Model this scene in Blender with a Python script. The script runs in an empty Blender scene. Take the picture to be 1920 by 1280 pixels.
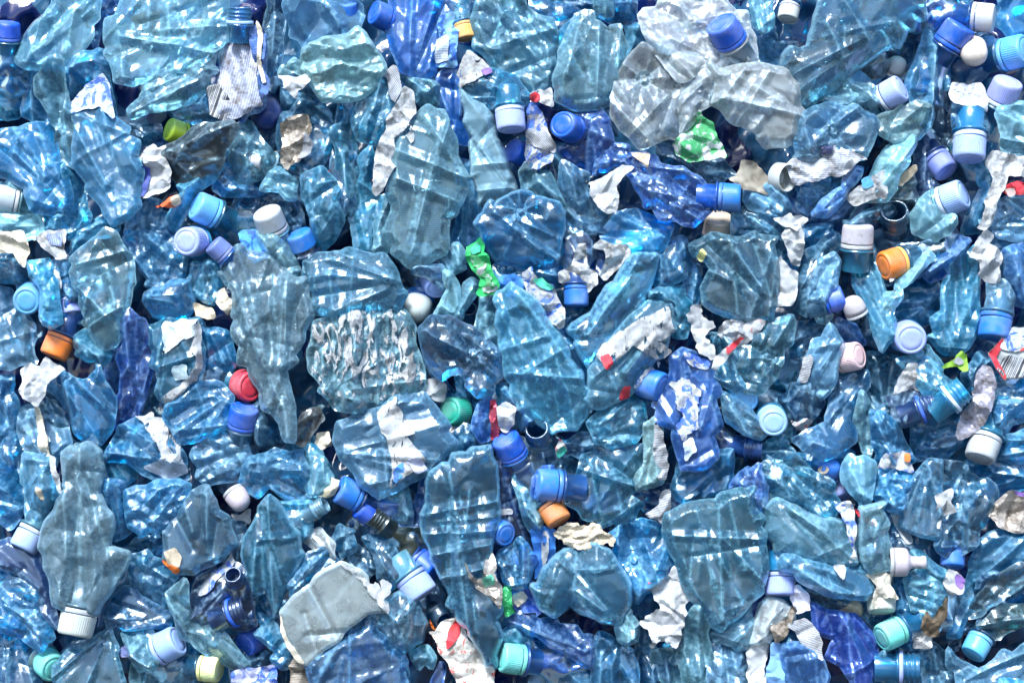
import bpy, math, random
import numpy as np
from mathutils import Vector
from mathutils.geometry import delaunay_2d_cdt

# ------------------------------------------------------------------ camera, sky, sun, exposure
SC = bpy.context.scene
COL = SC.collection
CAM_H = 1.7                      # metres in front of the bale face
PX = 0.00047                     # metres per photograph pixel on the heap
cam_d = bpy.data.cameras.new('camera')
cam = bpy.data.objects.new('camera', cam_d)
COL.objects.link(cam)
cam.location = (0, -CAM_H, 0)
cam.rotation_euler = (math.radians(90), 0, 0)
cam_d.sensor_width = 36
cam_d.lens = 36 * CAM_H / (1920 * PX)
cam_d.clip_start = 0.05
cam_d.clip_end = 400
SC.camera = cam

SUN_EL, SUN_AZ = math.radians(52), math.radians(200)     # high, behind the camera's left shoulder
w = bpy.data.worlds.new('World')
SC.world = w
w.use_nodes = True
nt = w.node_tree
sky = nt.nodes.new('ShaderNodeTexSky')
sky.sky_type = 'NISHITA'
sky.sun_disc = False
sky.sun_elevation = SUN_EL
sky.sun_rotation = SUN_AZ
sky.dust_density = 0.6
sky.air_density = 1.0
bg = nt.nodes['Background']
bg.inputs['Strength'].default_value = 0.055
nt.links.new(sky.outputs[0], bg.inputs['Color'])
sun_d = bpy.data.lights.new('sun', 'SUN')
sun_d.energy = 1.5
sun_d.angle = math.radians(17)
sun_d.color = (1.0, 0.985, 0.96)
sun = bpy.data.objects.new('sun', sun_d)
COL.objects.link(sun)
sd = Vector((math.cos(SUN_EL) * math.sin(SUN_AZ), math.cos(SUN_EL) * math.cos(SUN_AZ), math.sin(SUN_EL)))
sun.rotation_euler = sd.to_track_quat('Z', 'Y').to_euler()
sun.location = sd * 5
SC.view_settings.view_transform = 'Standard'
SC.view_settings.look = 'None'
SC.view_settings.gamma = 1
SC.view_settings.exposure = 2.38
SC.render.engine = 'CYCLES'
cy = SC.cycles
cy.max_bounces = 14
cy.diffuse_bounces = 3
cy.glossy_bounces = 3
cy.transmission_bounces = 3
cy.transparent_max_bounces = 14
cy.use_denoising = True
cy.use_adaptive_sampling = True
cy.adaptive_threshold = 0.035
cy.sample_clamp_indirect = 6
cy.caustics_reflective = False
cy.caustics_refractive = False

# ------------------------------------------------------------------ materials
def new_mat(name):
    m = bpy.data.materials.new(name)
    m.use_nodes = True
    n = m.node_tree.nodes
    n.clear()
    return m, m.node_tree, n, m.node_tree.links.new

def N(nodes, t, **kw):
    x = nodes.new(t)
    for k, v in kw.items():
        if k in x.inputs.keys():
            x.inputs[k].default_value = v
        else:
            setattr(x, k, v)
    return x

def mathn(nodes, link, op, a, b=None, c=None, clamp=False):
    x = nodes.new('ShaderNodeMath')
    x.operation = op
    x.use_clamp = clamp
    for i, v in enumerate((a, b, c)):
        if v is None: continue
        if isinstance(v, (int, float)): x.inputs[i].default_value = v
        else: link(v, x.inputs[i])
    return x.outputs[0]

def mixc(nodes, link, fac, a, b, mode='MIX'):
    x = nodes.new('ShaderNodeMix')
    x.data_type = 'RGBA'
    x.blend_type = mode
    for s, v in ((0, fac), (6, a), (7, b)):
        if isinstance(v, (int, float)): x.inputs[s].default_value = v
        elif isinstance(v, tuple): x.inputs[s].default_value = v if len(v) == 4 else v + (1,)
        else: link(v, x.inputs[s])
    return x.outputs[2]

def ramp(nodes, link, src, a, b):
    x = nodes.new('ShaderNodeMapRange')
    x.clamp = True
    link(src, x.inputs[0])
    x.inputs[1].default_value = a
    x.inputs[2].default_value = b
    return x.outputs[0]

def pet_material(name, rough=0.13, bump=0.35, droplets=False, tex_scale=1.0):
    """thin tinted PET: see-through film + milky scatter + dirt + wet looking gloss"""
    m, t, n, L = new_mat(name)
    out = N(n, 'ShaderNodeOutputMaterial')
    info = N(n, 'ShaderNodeObjectInfo')
    haze = N(n, 'ShaderNodeAttribute', attribute_type='OBJECT', attribute_name='haze').outputs['Fac']
    dirt = N(n, 'ShaderNodeAttribute', attribute_type='OBJECT', attribute_name='dirt').outputs['Fac']
    tc = N(n, 'ShaderNodeTexCoord')
    shift = N(n, 'ShaderNodeVectorMath', operation='ADD')
    L(tc.outputs['Object'], shift.inputs[0])
    rv = mathn(n, L, 'MULTIPLY', info.outputs['Random'], 37.0)
    L(rv, shift.inputs[1])
    P = shift.outputs[0]
    n1 = N(n, 'ShaderNodeTexNoise', Scale=45.0 * tex_scale, Detail=5.0, Roughness=0.6); L(P, n1.inputs['Vector'])
    n2 = N(n, 'ShaderNodeTexNoise', Scale=230.0 * tex_scale, Detail=4.0, Roughness=0.65, Distortion=1.2); L(P, n2.inputs['Vector'])
    n3 = N(n, 'ShaderNodeTexNoise', Scale=900.0, Detail=2.0); L(P, n3.inputs['Vector'])
    h = mathn(n, L, 'MULTIPLY', n2.outputs[0], 0.0012)
    cre = N(n, 'ShaderNodeAttribute', attribute_type='GEOMETRY', attribute_name='crease_glint').outputs['Fac']
    if droplets:
        v = N(n, 'ShaderNodeTexVoronoi', Scale=210.0); L(P, v.inputs['Vector'])
        d = ramp(n, L, v.outputs['Distance'], 0.32, 0.12)
        sel = N(n, 'ShaderNodeSeparateColor'); L(v.outputs['Color'], sel.inputs[0])
        d = mathn(n, L, 'MULTIPLY', d, ramp(n, L, sel.outputs[0], 0.62, 0.66))
        h = mathn(n, L, 'ADD', h, mathn(n, L, 'MULTIPLY', d, 0.0012))
    bp = N(n, 'ShaderNodeBump', Strength=bump, Distance=1.0)
    L(h, bp.inputs['Height'])
    nrm = bp.outputs[0]
    # milkiness: more where the wall is stretched white, patchy, and along grazing paths
    lw = N(n, 'ShaderNodeLayerWeight', Blend=0.35); L(nrm, lw.inputs['Normal'])
    patch = ramp(n, L, n1.outputs[0], 0.35, 0.75)
    hz = mathn(n, L, 'MULTIPLY', haze, mathn(n, L, 'MULTIPLY_ADD', patch, 0.45, 0.55))
    hz = mathn(n, L, 'ADD', hz, mathn(n, L, 'MULTIPLY', mathn(n, L, 'POWER', lw.outputs['Facing'], 3.0), 0.3))
    # stress white on sharp folds, also painted as crease and rim highlights
    hz = mathn(n, L, 'ADD', hz, mathn(n, L, 'MULTIPLY', cre, 0.6), clamp=True)
    specks = ramp(n, L, n3.outputs[0], 0.66, 0.72)
    dz = ramp(n, L, mathn(n, L, 'ADD', n1.outputs[0], mathn(n, L, 'MULTIPLY', n2.outputs[0], 0.6)), 0.74, 1.0)
    dz = mathn(n, L, 'MULTIPLY', mathn(n, L, 'MULTIPLY', dirt, 0.3), mathn(n, L, 'ADD', dz, mathn(n, L, 'MULTIPLY', specks, 1.6)), clamp=True)
    tr = N(n, 'ShaderNodeBsdfTransparent'); L(info.outputs['Color'], tr.inputs[0])
    gm = N(n, 'ShaderNodeGamma', Gamma=2.4); L(info.outputs['Color'], gm.inputs[0])
    dcol = mixc(n, L, mathn(n, L, 'MULTIPLY_ADD', cre, 0.5, 0.02, clamp=True), gm.outputs[0], (0.52, 0.84, 1.0))
    df = N(n, 'ShaderNodeBsdfDiffuse'); L(dcol, df.inputs[0]); L(nrm, df.inputs['Normal'])
    tl = N(n, 'ShaderNodeBsdfTranslucent'); L(dcol, tl.inputs[0])
    sc = N(n, 'ShaderNodeMixShader'); sc.inputs[0].default_value = 0.22; L(df.outputs[0], sc.inputs[1]); L(tl.outputs[0], sc.inputs[2])
    a = N(n, 'ShaderNodeMixShader'); L(hz, a.inputs[0]); L(tr.outputs[0], a.inputs[1]); L(sc.outputs[0], a.inputs[2])
    dd = N(n, 'ShaderNodeBsdfDiffuse'); dd.inputs[0].default_value = (0.15, 0.15, 0.14, 1)
    b = N(n, 'ShaderNodeMixShader'); L(dz, b.inputs[0]); L(a.outputs[0], b.inputs[1]); L(dd.outputs[0], b.inputs[2])
    fr = N(n, 'ShaderNodeFresnel', IOR=1.6); L(nrm, fr.inputs['Normal'])
    gl = N(n, 'ShaderNodeBsdfGlossy')
    L(mathn(n, L, 'MULTIPLY_ADD', patch, 0.05, rough - 0.05), gl.inputs['Roughness'])
    gl.inputs[0].default_value = (0.76, 0.91, 1, 1)
    L(nrm, gl.inputs['Normal'])
    gw = N(n, 'ShaderNodeBsdfGlossy', Roughness=0.31); gw.inputs[0].default_value = (0.76, 0.91, 1, 1); L(nrm, gw.inputs['Normal'])
    gx = N(n, 'ShaderNodeMixShader'); gx.inputs[0].default_value = 0.64; L(gl.outputs[0], gx.inputs[1]); L(gw.outputs[0], gx.inputs[2])
    gl = gx
    f = mathn(n, L, 'MULTIPLY', fr.outputs[0], 2.0, clamp=True)
    f = mathn(n, L, 'MULTIPLY', f, mathn(n, L, 'SUBTRACT', 1.0, mathn(n, L, 'MULTIPLY', dz, 0.8)))
    c = N(n, 'ShaderNodeMixShader'); L(f, c.inputs[0]); L(b.outputs[0], c.inputs[1]); L(gl.outputs[0], c.inputs[2])
    L(c.outputs[0], out.inputs[0])
    return m

def solid_material(name, rough=0.38, bump=0.08, grime=0.5):
    m, t, n, L = new_mat(name)
    out = N(n, 'ShaderNodeOutputMaterial')
    p = N(n, 'ShaderNodeBsdfPrincipled')
    info = N(n, 'ShaderNodeObjectInfo')
    tc = N(n, 'ShaderNodeTexCoord')
    shift = N(n, 'ShaderNodeVectorMath', operation='ADD')
    L(tc.outputs['Object'], shift.inputs[0])
    L(mathn(n, L, 'MULTIPLY', info.outputs['Random'], 19.0), shift.inputs[1])
    n1 = N(n, 'ShaderNodeTexNoise', Scale=160.0, Detail=6.0, Roughness=0.7); L(shift.outputs[0], n1.inputs['Vector'])
    n2 = N(n, 'ShaderNodeTexNoise', Scale=700.0, Detail=3.0); L(shift.outputs[0], n2.inputs['Vector'])
    g = ramp(n, L, n1.outputs[0], 0.54, 0.78)
    sp = ramp(n, L, n2.outputs[0], 0.66, 0.71)
    f = mathn(n, L, 'MULTIPLY', mathn(n, L, 'ADD', mathn(n, L, 'MULTIPLY', g, 0.45), mathn(n, L, 'MULTIPLY', sp, 0.5)), grime, clamp=True)
    n4 = N(n, 'ShaderNodeTexNoise', Scale=55.0, Detail=4.0, Roughness=0.6); L(shift.outputs[0], n4.inputs['Vector'])
    worn = mixc(n, L, mathn(n, L, 'MULTIPLY', ramp(n, L, n4.outputs[0], 0.42, 0.7), 0.22), info.outputs['Color'], (0.55, 0.6, 0.66))
    col = mixc(n, L, f, worn, (0.14, 0.12, 0.09))
    L(col, p.inputs['Base Color'])
    L(mathn(n, L, 'MULTIPLY_ADD', n1.outputs[0], 0.3, rough - 0.12), p.inputs['Roughness'])
    p.inputs['Subsurface Weight'].default_value = 0.0
    bp = N(n, 'ShaderNodeBump', Strength=bump, Distance=0.002)
    L(n1.outputs[0], bp.inputs['Height']); L(bp.outputs[0], p.inputs['Normal'])
    L(p.outputs[0], out.inputs[0])
    return m

def paper_material(name, style):
    """printed paper or foil label; UV is in millimetres, u along the print direction"""
    m, t, n, L = new_mat(name)
    out = N(n, 'ShaderNodeOutputMaterial')
    p = N(n, 'ShaderNodeBsdfPrincipled')
    info = N(n, 'ShaderNodeObjectInfo')
    uv = N(n, 'ShaderNodeUVMap')
    sep = N(n, 'ShaderNodeSeparateXYZ'); L(uv.outputs[0], sep.inputs[0])
    u, v = sep.outputs[0], sep.outputs[1]
    tc = N(n, 'ShaderNodeTexCoord')
    shift = N(n, 'ShaderNodeVectorMath', operation='ADD')
    L(tc.outputs['Object'], shift.inputs[0])
    L(mathn(n, L, 'MULTIPLY', info.outputs['Random'], 23.0), shift.inputs[1])
    P = shift.outputs[0]
    n1 = N(n, 'ShaderNodeTexNoise', Scale=90.0, Detail=6.0, Roughness=0.7); L(P, n1.inputs['Vector'])
    n2 = N(n, 'ShaderNodeTexNoise', Scale=420.0, Detail=4.0, Roughness=0.7); L(P, n2.inputs['Vector'])
    col = info.outputs['Color']
    if style == 'stripe':            # fine ruled lines
        s = mathn(n, L, 'SINE', mathn(n, L, 'MULTIPLY', v, 4.4))
        s = ramp(n, L, mathn(n, L, 'ADD', s, mathn(n, L, 'MULTIPLY', n1.outputs[0], 0.8)), 0.2, 0.7)
        col = mixc(n, L, mathn(n, L, 'MULTIPLY', s, 0.75), col, (0.08, 0.1, 0.16))
    if style == 'bars':              # bar code
        w_ = N(n, 'ShaderNodeTexWhiteNoise', noise_dimensions='1D')
        L(mathn(n, L, 'FLOOR', mathn(n, L, 'MULTIPLY', u, 1.7)), w_.inputs['W'])
        s = mathn(n, L, 'GREATER_THAN', w_.outputs[0], 0.5)
        col = mixc(n, L, mathn(n, L, 'MULTIPLY', s, 0.93), col, (0.015, 0.02, 0.04))
    if style == 'text':              # worn small print: rows of broken dashes
        row = mathn(n, L, 'GREATER_THAN', mathn(n, L, 'SINE', mathn(n, L, 'MULTIPLY', v, 3.4)), 0.1)
        w_ = N(n, 'ShaderNodeTexNoise', Scale=1.0, Detail=2.0)
        cb = N(n, 'ShaderNodeCombineXYZ')
        L(mathn(n, L, 'MULTIPLY', u, 2.4), cb.inputs[0]); L(mathn(n, L, 'FLOOR', mathn(n, L, 'MULTIPLY', v, 0.54)), cb.inputs[1])
        L(cb.outputs[0], w_.inputs['Vector'])
        s = mathn(n, L, 'MULTIPLY', row, ramp(n, L, w_.outputs[0], 0.44, 0.5))
        keep = ramp(n, L, n1.outputs[0], 0.36, 0.5)
        col = mixc(n, L, mathn(n, L, 'MULTIPLY', mathn(n, L, 'MULTIPLY', s, keep), 0.75), col, (0.05, 0.10, 0.3))
    if style in ('blue', 'green', 'red'):   # torn print over white
        ink = {'blue': (0.02, 0.13, 0.6), 'green': (0.01, 0.3, 0.09), 'red': (0.6, 0.03, 0.03)}[style]
        n5 = N(n, 'ShaderNodeTexNoise', Scale=70.0, Detail=5.0, Roughness=0.6, Distortion=1.5); L(P, n5.inputs['Vector'])
        lo = {'blue': 0.5, 'green': 0.46, 'red': 0.56}[style]
        s = ramp(n, L, n5.outputs[0], lo, lo + 0.06)
        col = mixc(n, L, mathn(n, L, 'MULTIPLY', s, 0.92), col, ink)
    dirtf = N(n, 'ShaderNodeAttribute', attribute_type='OBJECT', attribute_name='dirt').outputs['Fac']
    d = ramp(n, L, mathn(n, L, 'ADD', n1.outputs[0], mathn(n, L, 'MULTIPLY', n2.outputs[0], 0.55)), 0.70, 1.02)
    col = mixc(n, L, mathn(n, L, 'MULTIPLY', d, dirtf, clamp=True), col, (0.10, 0.085, 0.06))
    L(col, p.inputs['Base Color'])
    nr = N(n, 'ShaderNodeTexNoise', Scale=190.0, Detail=3.0, Distortion=1.0); L(P, nr.inputs['Vector'])
    rid = mathn(n, L, 'ABSOLUTE', mathn(n, L, 'SUBTRACT', nr.outputs[0], 0.5))
    bp = N(n, 'ShaderNodeBump', Strength=0.15 if style != 'foil' else 0.4, Distance=0.003)
    L(mathn(n, L, 'ADD', rid, mathn(n, L, 'MULTIPLY', n2.outputs[0], 0.15)), bp.inputs['Height'])
    L(bp.outputs[0], p.inputs['Normal'])
    p.inputs['Roughness'].default_value = 0.62 if style != 'foil' else 0.3
    p.inputs['Specular IOR Level'].default_value = 0.35
    if style == 'foil':
        p.inputs['Metallic'].default_value = 0.35
    if style == 'flaky':             # paint and glue flakes left on the wall
        mp = N(n, 'ShaderNodeVectorMath', operation='MULTIPLY'); L(uv.outputs[0], mp.inputs[0]); mp.inputs[1].default_value = (0.12, 0.055, 0.2)
        ad = N(n, 'ShaderNodeVectorMath', operation='ADD'); L(mp.outputs[0], ad.inputs[0]); L(mathn(n, L, 'MULTIPLY', info.outputs['Random'], 31.0), ad.inputs[1])
        nf = N(n, 'ShaderNodeTexNoise', Scale=1.0, Detail=7.0, Roughness=0.6, Distortion=0.9); L(ad.outputs[0], nf.inputs['Vector'])
        cov = N(n, 'ShaderNodeAttribute', attribute_type='OBJECT', attribute_name='bare').outputs['Fac']
        hole = mathn(n, L, 'MULTIPLY', mathn(n, L, 'SUBTRACT', cov, nf.outputs[0]), 30.0, clamp=True)
        tp = N(n, 'ShaderNodeBsdfTransparent')
        mx = N(n, 'ShaderNodeMixShader'); L(hole, mx.inputs[0]); L(p.outputs[0], mx.inputs[1]); L(tp.outputs[0], mx.inputs[2])
        L(mx.outputs[0], out.inputs[0])
        return m
    L(p.outputs[0], out.inputs[0])
    return m

M = {
    'pet': pet_material('clear_plastic', rough=0.15, bump=0.25),
    'wet': pet_material('wet_plastic', droplets=True, rough=0.15, bump=0.25),
    'crinkle': pet_material('crinkled_plastic', rough=0.16, bump=0.4, tex_scale=1.5),
    'smooth': pet_material('smooth_plastic', rough=0.10, bump=0.2),
    'cap': solid_material('cap_plastic', grime=1.25),
    'mark': solid_material('printed_mark', rough=0.6, grime=0.8),
}
for s_ in ('plain', 'stripe', 'bars', 'text', 'blue', 'green', 'red', 'foil', 'flaky'):
    M['paper_' + s_] = paper_material('label_' + s_, s_)

# tint of one wall (what passes), milkiness, dirt
TINT = {
    'sky':    ((0.17, 0.73, 0.93), 0.31, 0.22),
    'azure':  ((0.03, 0.66, 0.93), 0.31, 0.15),
    'pale':   ((0.60, 0.88, 0.97), 0.44, 0.20),
    'white':  ((0.95, 0.99, 1.0), 0.9, 0.08),  # also puts glare into the colour of the upper right bottles
    'grey':   ((0.47, 0.79, 0.91), 0.38, 0.40),
    'milky':  ((0.60, 0.80, 0.89), 0.62, 0.40),
    'teal':   ((0.08, 0.60, 0.82), 0.26, 0.30),
    'dark':   ((0.05, 0.48, 0.70), 0.24, 0.25),
    'lilac':  ((0.45, 0.74, 0.93), 0.36, 0.20),
    'blue':   ((0.012, 0.50, 0.92), 0.48, 0.10),
    'cobalt': ((0.0, 0.45, 0.92), 0.52, 0.03),
    'navy':   ((0.0, 0.30, 0.62), 0.5, 0.03),
    'smoke':  ((0.20, 0.26, 0.30), 0.30, 0.80),
    'mint':   ((0.66, 0.88, 0.90), 0.50, 0.25),
    'khaki':  ((0.22, 0.24, 0.12), 0.60, 0.60),
    'green':  ((0.05, 0.45, 0.22), 0.40, 0.30),
    'brown':  ((0.42, 0.40, 0.40), 0.35, 0.50),
}
CAPC = {
    'cobalt': (0.006, 0.095, 0.58), 'blue': (0.015, 0.165, 0.62), 'sky': (0.10, 0.42, 0.80), 'pale': (0.30, 0.50, 0.84),
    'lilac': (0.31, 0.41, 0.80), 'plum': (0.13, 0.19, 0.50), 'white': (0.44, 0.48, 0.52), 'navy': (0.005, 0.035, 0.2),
    'orange': (0.85, 0.20, 0.03), 'tan': (0.78, 0.42, 0.10), 'rust': (0.62, 0.20, 0.035), 'red': (0.62, 0.035, 0.06), 'green': (0.02, 0.34, 0.24),
    'mint': (0.14, 0.60, 0.52), 'lime': (0.28, 0.42, 0.03), 'yellow': (0.72, 0.74, 0.32), 'pink': (0.74, 0.58, 0.55),
    'grey': (0.42, 0.46, 0.52), 'khaki': (0.22, 0.24, 0.13), 'cream': (0.70, 0.66, 0.55), 'black': (0.01, 0.012, 0.02),
    'purple': (0.2, 0.11, 0.4), 'beige': (0.5, 0.44, 0.34), 'paleblue': (0.55, 0.68, 0.86), 'brown': (0.12, 0.09, 0.06), 'maroon': (0.3, 0.03, 0.07),
}

# ------------------------------------------------------------------ geometry helpers
ORIG = {'a': (0, 0), 'b': (640, 0), 'c': (1280, 0), 'd': (0, 430), 'e': (640, 430), 'f': (1280, 430), 'g': (0, 850), 'h': (640, 850), 'i': (1280, 850)}
K_ = 640 / 1905.0

def gp(t, x, y):
    ox, oy = ORIG[t]
    return (ox + x * K_, oy + y * K_)

def push(p):
    """things cut by the frame go on beyond it"""
    x, y = p
    if x < 14: x -= 70
    if x > 1906: x += 70
    if y < 14: y -= 70
    if y > 1262: y += 70
    return (x, y)

def lv(l):
    return (l - 3) * 0.011 if l >= 3.6 else 0.0066 - (3.6 - l) * 0.020

def to_world(p, z):
    k = PX * (CAM_H - z) / CAM_H
    return ((p[0] - 960) * k, (640 - p[1]) * k)

def parse(t, s):
    return [push(gp(t, *map(float, q.split(',')))) for q in s.split()]

def chaikin(p, keep=0.2):
    p = np.array(p); q = np.roll(p, -1, 0)
    out = np.empty((2 * len(p), 2))
    out[0::2] = p * (1 - keep) + q * keep
    out[1::2] = p * keep + q * (1 - keep)
    return out

def resample(p, step):
    q = np.roll(p, -1, 0)
    seg = np.linalg.norm(q - p, axis=1)
    s = np.concatenate([[0], np.cumsum(seg)])
    n = max(10, int(s[-1] / step))
    t = np.linspace(0, s[-1], n, endpoint=False)
    pp = np.vstack([p, p[:1]])
    return np.stack([np.interp(t, s, pp[:, 0]), np.interp(t, s, pp[:, 1])], 1)

def wob(t, rng, k=4, base=1.0):
    o = np.zeros_like(t)
    for i in range(k):
        o += math.sin(0) + np.sin(t * base * (1.7 ** i) * rng.uniform(0.7, 1.3) + rng.uniform(0, 6.28)) / (1.45 ** i)
    return o

def noise2(P, rng, wl, k=3):
    """smooth low-frequency field"""
    o = np.zeros(len(P))
    for i in range(k):
        a = rng.uniform(0, 6.28); f = 6.28 / wl * rng.uniform(0.7, 1.5)
        o += np.sin((P[:, 0] * math.cos(a) + P[:, 1] * math.sin(a)) * f + rng.uniform(0, 6.28))
    return o / k

def crumple(P, rng, size, slope, ang=0.0, aniso=1.0):
    """continuous, piecewise flat facets with sharp creases"""
    c, s = math.cos(ang), math.sin(ang)
    Q = np.stack([(P[:, 0] * c + P[:, 1] * s) / aniso, -P[:, 0] * s + P[:, 1] * c], 1)
    Q = Q + np.stack([noise2(Q, rng, size * 3), noise2(Q, rng, size * 3)], 1) * size * 0.25
    lo, hi = Q.min(0) - size, Q.max(0) + size
    def field():
        nx = max(2, int((hi[0] - lo[0]) / size) + 1); ny = max(2, int((hi[1] - lo[1]) / size) + 1)
        gx, gy = np.meshgrid(np.arange(nx), np.arange(ny))
        S = np.stack([lo[0] + (gx.ravel() + rng.uniform(0, 1, nx * ny)) * size, lo[1] + (gy.ravel() + rng.uniform(0, 1, nx * ny)) * size], 1)
        J = rng.uniform(-0.25, 0.25, len(S)) * size * size
        out = np.empty(len(Q))
        for i in range(0, len(Q), 4000):
            q = Q[i:i + 4000]
            out[i:i + 4000] = (((q[:, None, :] - S[None]) ** 2).sum(2) + J[None]).min(1)
        return out
    return (field() - field()) / (2 * size) * slope * 1.6

def seg_dist(P, A, B):
    d = B - A
    L2 = (d ** 2).sum(1) + 1e-12
    out = np.full(len(P), 1e9)
    for i in range(0, len(P), 2000):
        p = P[i:i + 2000]
        t = np.clip(((p[:, None, :] - A[None]) * d[None]).sum(2) / L2[None], 0, 1)
        q = A[None] + t[..., None] * d[None]
        out[i:i + 2000] = np.sqrt(((p[:, None, :] - q) ** 2).sum(2)).min(1)
    return out

def inside(P, poly):
    x, y = P[:, 0], P[:, 1]
    r = np.zeros(len(P), bool)
    j = len(poly) - 1
    for i in range(len(poly)):
        xi, yi = poly[i]; xj, yj = poly[j]
        c = ((yi > y) != (yj > y)) & (x < (xj - xi) * (y - yi) / (yj - yi + 1e-12) + xi)
        r ^= c
        j = i
    return r

def mesh_obj(name, V, F, mat, parent=None, smooth=True, uv=None):
    me = bpy.data.meshes.new(name)
    V = np.asarray(V, float)
    o = bpy.data.objects.new(name, me)
    loc = V.mean(0) if parent is None else np.array(parent.location)
    me.from_pydata((V - loc).tolist(), [], F)
    if smooth:
        me.polygons.foreach_set('use_smooth', [True] * len(me.polygons))
    if uv is not None:
        ul = me.uv_layers.new(name='UVMap')
        idx = np.empty(len(me.loops), int); me.loops.foreach_get('vertex_index', idx)
        ul.data.foreach_set('uv', np.asarray(uv)[idx].ravel())
    me.materials.append(mat)
    me.validate()
    me.update()
    COL.objects.link(o)
    if parent is None:
        o.location = loc
    else:
        o.parent = parent
    return o

def fill_polygon(poly_px, step, rng, rag, rounds, grow=0.0, kink=0.0, lines=()):
    p = np.array(poly_px, float)
    if kink:                      # angular nicks and corners along the rim
        q = []
        for i in range(len(p)):
            a, b_ = p[i], p[(i + 1) % len(p)]
            q.append(a)
            ln = np.linalg.norm(b_ - a)
            for k_ in range(int(ln / 22)):
                if rng.uniform() < 0.7:
                    t_ = (k_ + rng.uniform(0.2, 0.9)) * 22 / ln
                    if t_ < 0.93:
                        nn = np.array([b_[1] - a[1], a[0] - b_[0]]) / ln
                        q.append(a + (b_ - a) * t_ + nn * rng.normal(0, kink))
        p = np.array(q)
    p = chaikin(p, 0.05)
    for _ in range(rounds):
        p = chaikin(p)
    b = resample(p, step)
    # ragged outline
    t = np.arange(len(b)) * step / 40.0
    nrm = np.roll(b, -1, 0) - np.roll(b, 1, 0)
    nrm = np.stack([nrm[:, 1], -nrm[:, 0]], 1) / (np.linalg.norm(nrm, axis=1)[:, None] + 1e-9)
    x_, y_ = p[:, 0], p[:, 1]
    area = (x_ * np.roll(y_, -1) - np.roll(x_, -1) * y_).sum()
    b = b + nrm * (wob(t, rng, 5, 5.0) * rag * 0.7 + (grow if area > 0 else -grow))[:, None]
    lo, hi = b.min(0), b.max(0)
    gx, gy = np.meshgrid(np.arange(lo[0], hi[0], step), np.arange(lo[1], hi[1], step * 0.87))
    gx = gx + (np.arange(gx.shape[0]) % 2)[:, None] * step * 0.5
    G = np.stack([gx.ravel(), gy.ravel()], 1)
    G = G + rng.uniform(-0.18, 0.18, G.shape) * step
    G = G[inside(G, b)]
    A, B = b, np.roll(b, -1, 0)
    for q in lines:               # mesh points exactly along the pleats
        a, b_ = np.array(q[:2]), np.array(q[2:4])
        m_ = max(2, int(np.linalg.norm(b_ - a) / (step * 0.8)))
        Ln = a + (b_ - a) * np.linspace(0, 1, m_)[:, None]
        G = G[seg_dist(G, a[None], b_[None]) > step * 0.6]
        G = np.vstack([G, Ln[inside(Ln, b)]])
    d = seg_dist(G, A, B)
    keep = d > step * 0.55
    G, d = G[keep], d[keep]
    nb = len(b)
    pts = [Vector(x) for x in np.vstack([b, G])]
    vo, eo, fo, ov, oe, of = delaunay_2d_cdt(pts, [(i, (i + 1) % nb) for i in range(nb)], [], 1, 1e-5)
    V = np.array([(v.x, v.y) for v in vo])
    isb = np.array([any(k < nb for k in o_) for o_ in ov]) if ov else np.zeros(len(V), bool)
    d = seg_dist(V, A, B)
    d[isb] = 0
    return V, [tuple(f) for f in fo], isb, d

SEED = [11]
def next_rng():
    SEED[0] += 1
    return np.random.default_rng(SEED[0])

def set_look(o, tint, haze=None, dirt=None, col=None):
    rgb, h, d = TINT[tint]
    if col: rgb = (col[0] * 0.8, min(0.97, col[1] * 1.09), min(0.98, col[2] * 1.16))
    r = random.Random(SEED[0])
    k = r.uniform(0.84, 1.08)
    o.color = tuple(min(1, c * k) for c in rgb) + (1,)
    o['haze'] = float(h if haze is None else haze) * r.uniform(0.35, 1.1)
    o['dirt'] = float(d if dirt is None else dirt)

SURF = [None]
HM = np.full((330, 490), -0.06)        # height of what already lies on the bale, every 4 photograph pixels
def stamp(V, zt):
    i = np.clip(((V[:, 1] + 20) / 4).astype(int), 0, 329); j = np.clip(((V[:, 0] + 20) / 4).astype(int), 0, 489)
    np.maximum.at(HM, (i, j), zt)
def height_under(V):
    i = np.clip(((V[:, 1] + 20) / 4).astype(int), 0, 329); j = np.clip(((V[:, 0] + 20) / 4).astype(int), 0, 489)
    return HM[i, j]

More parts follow.
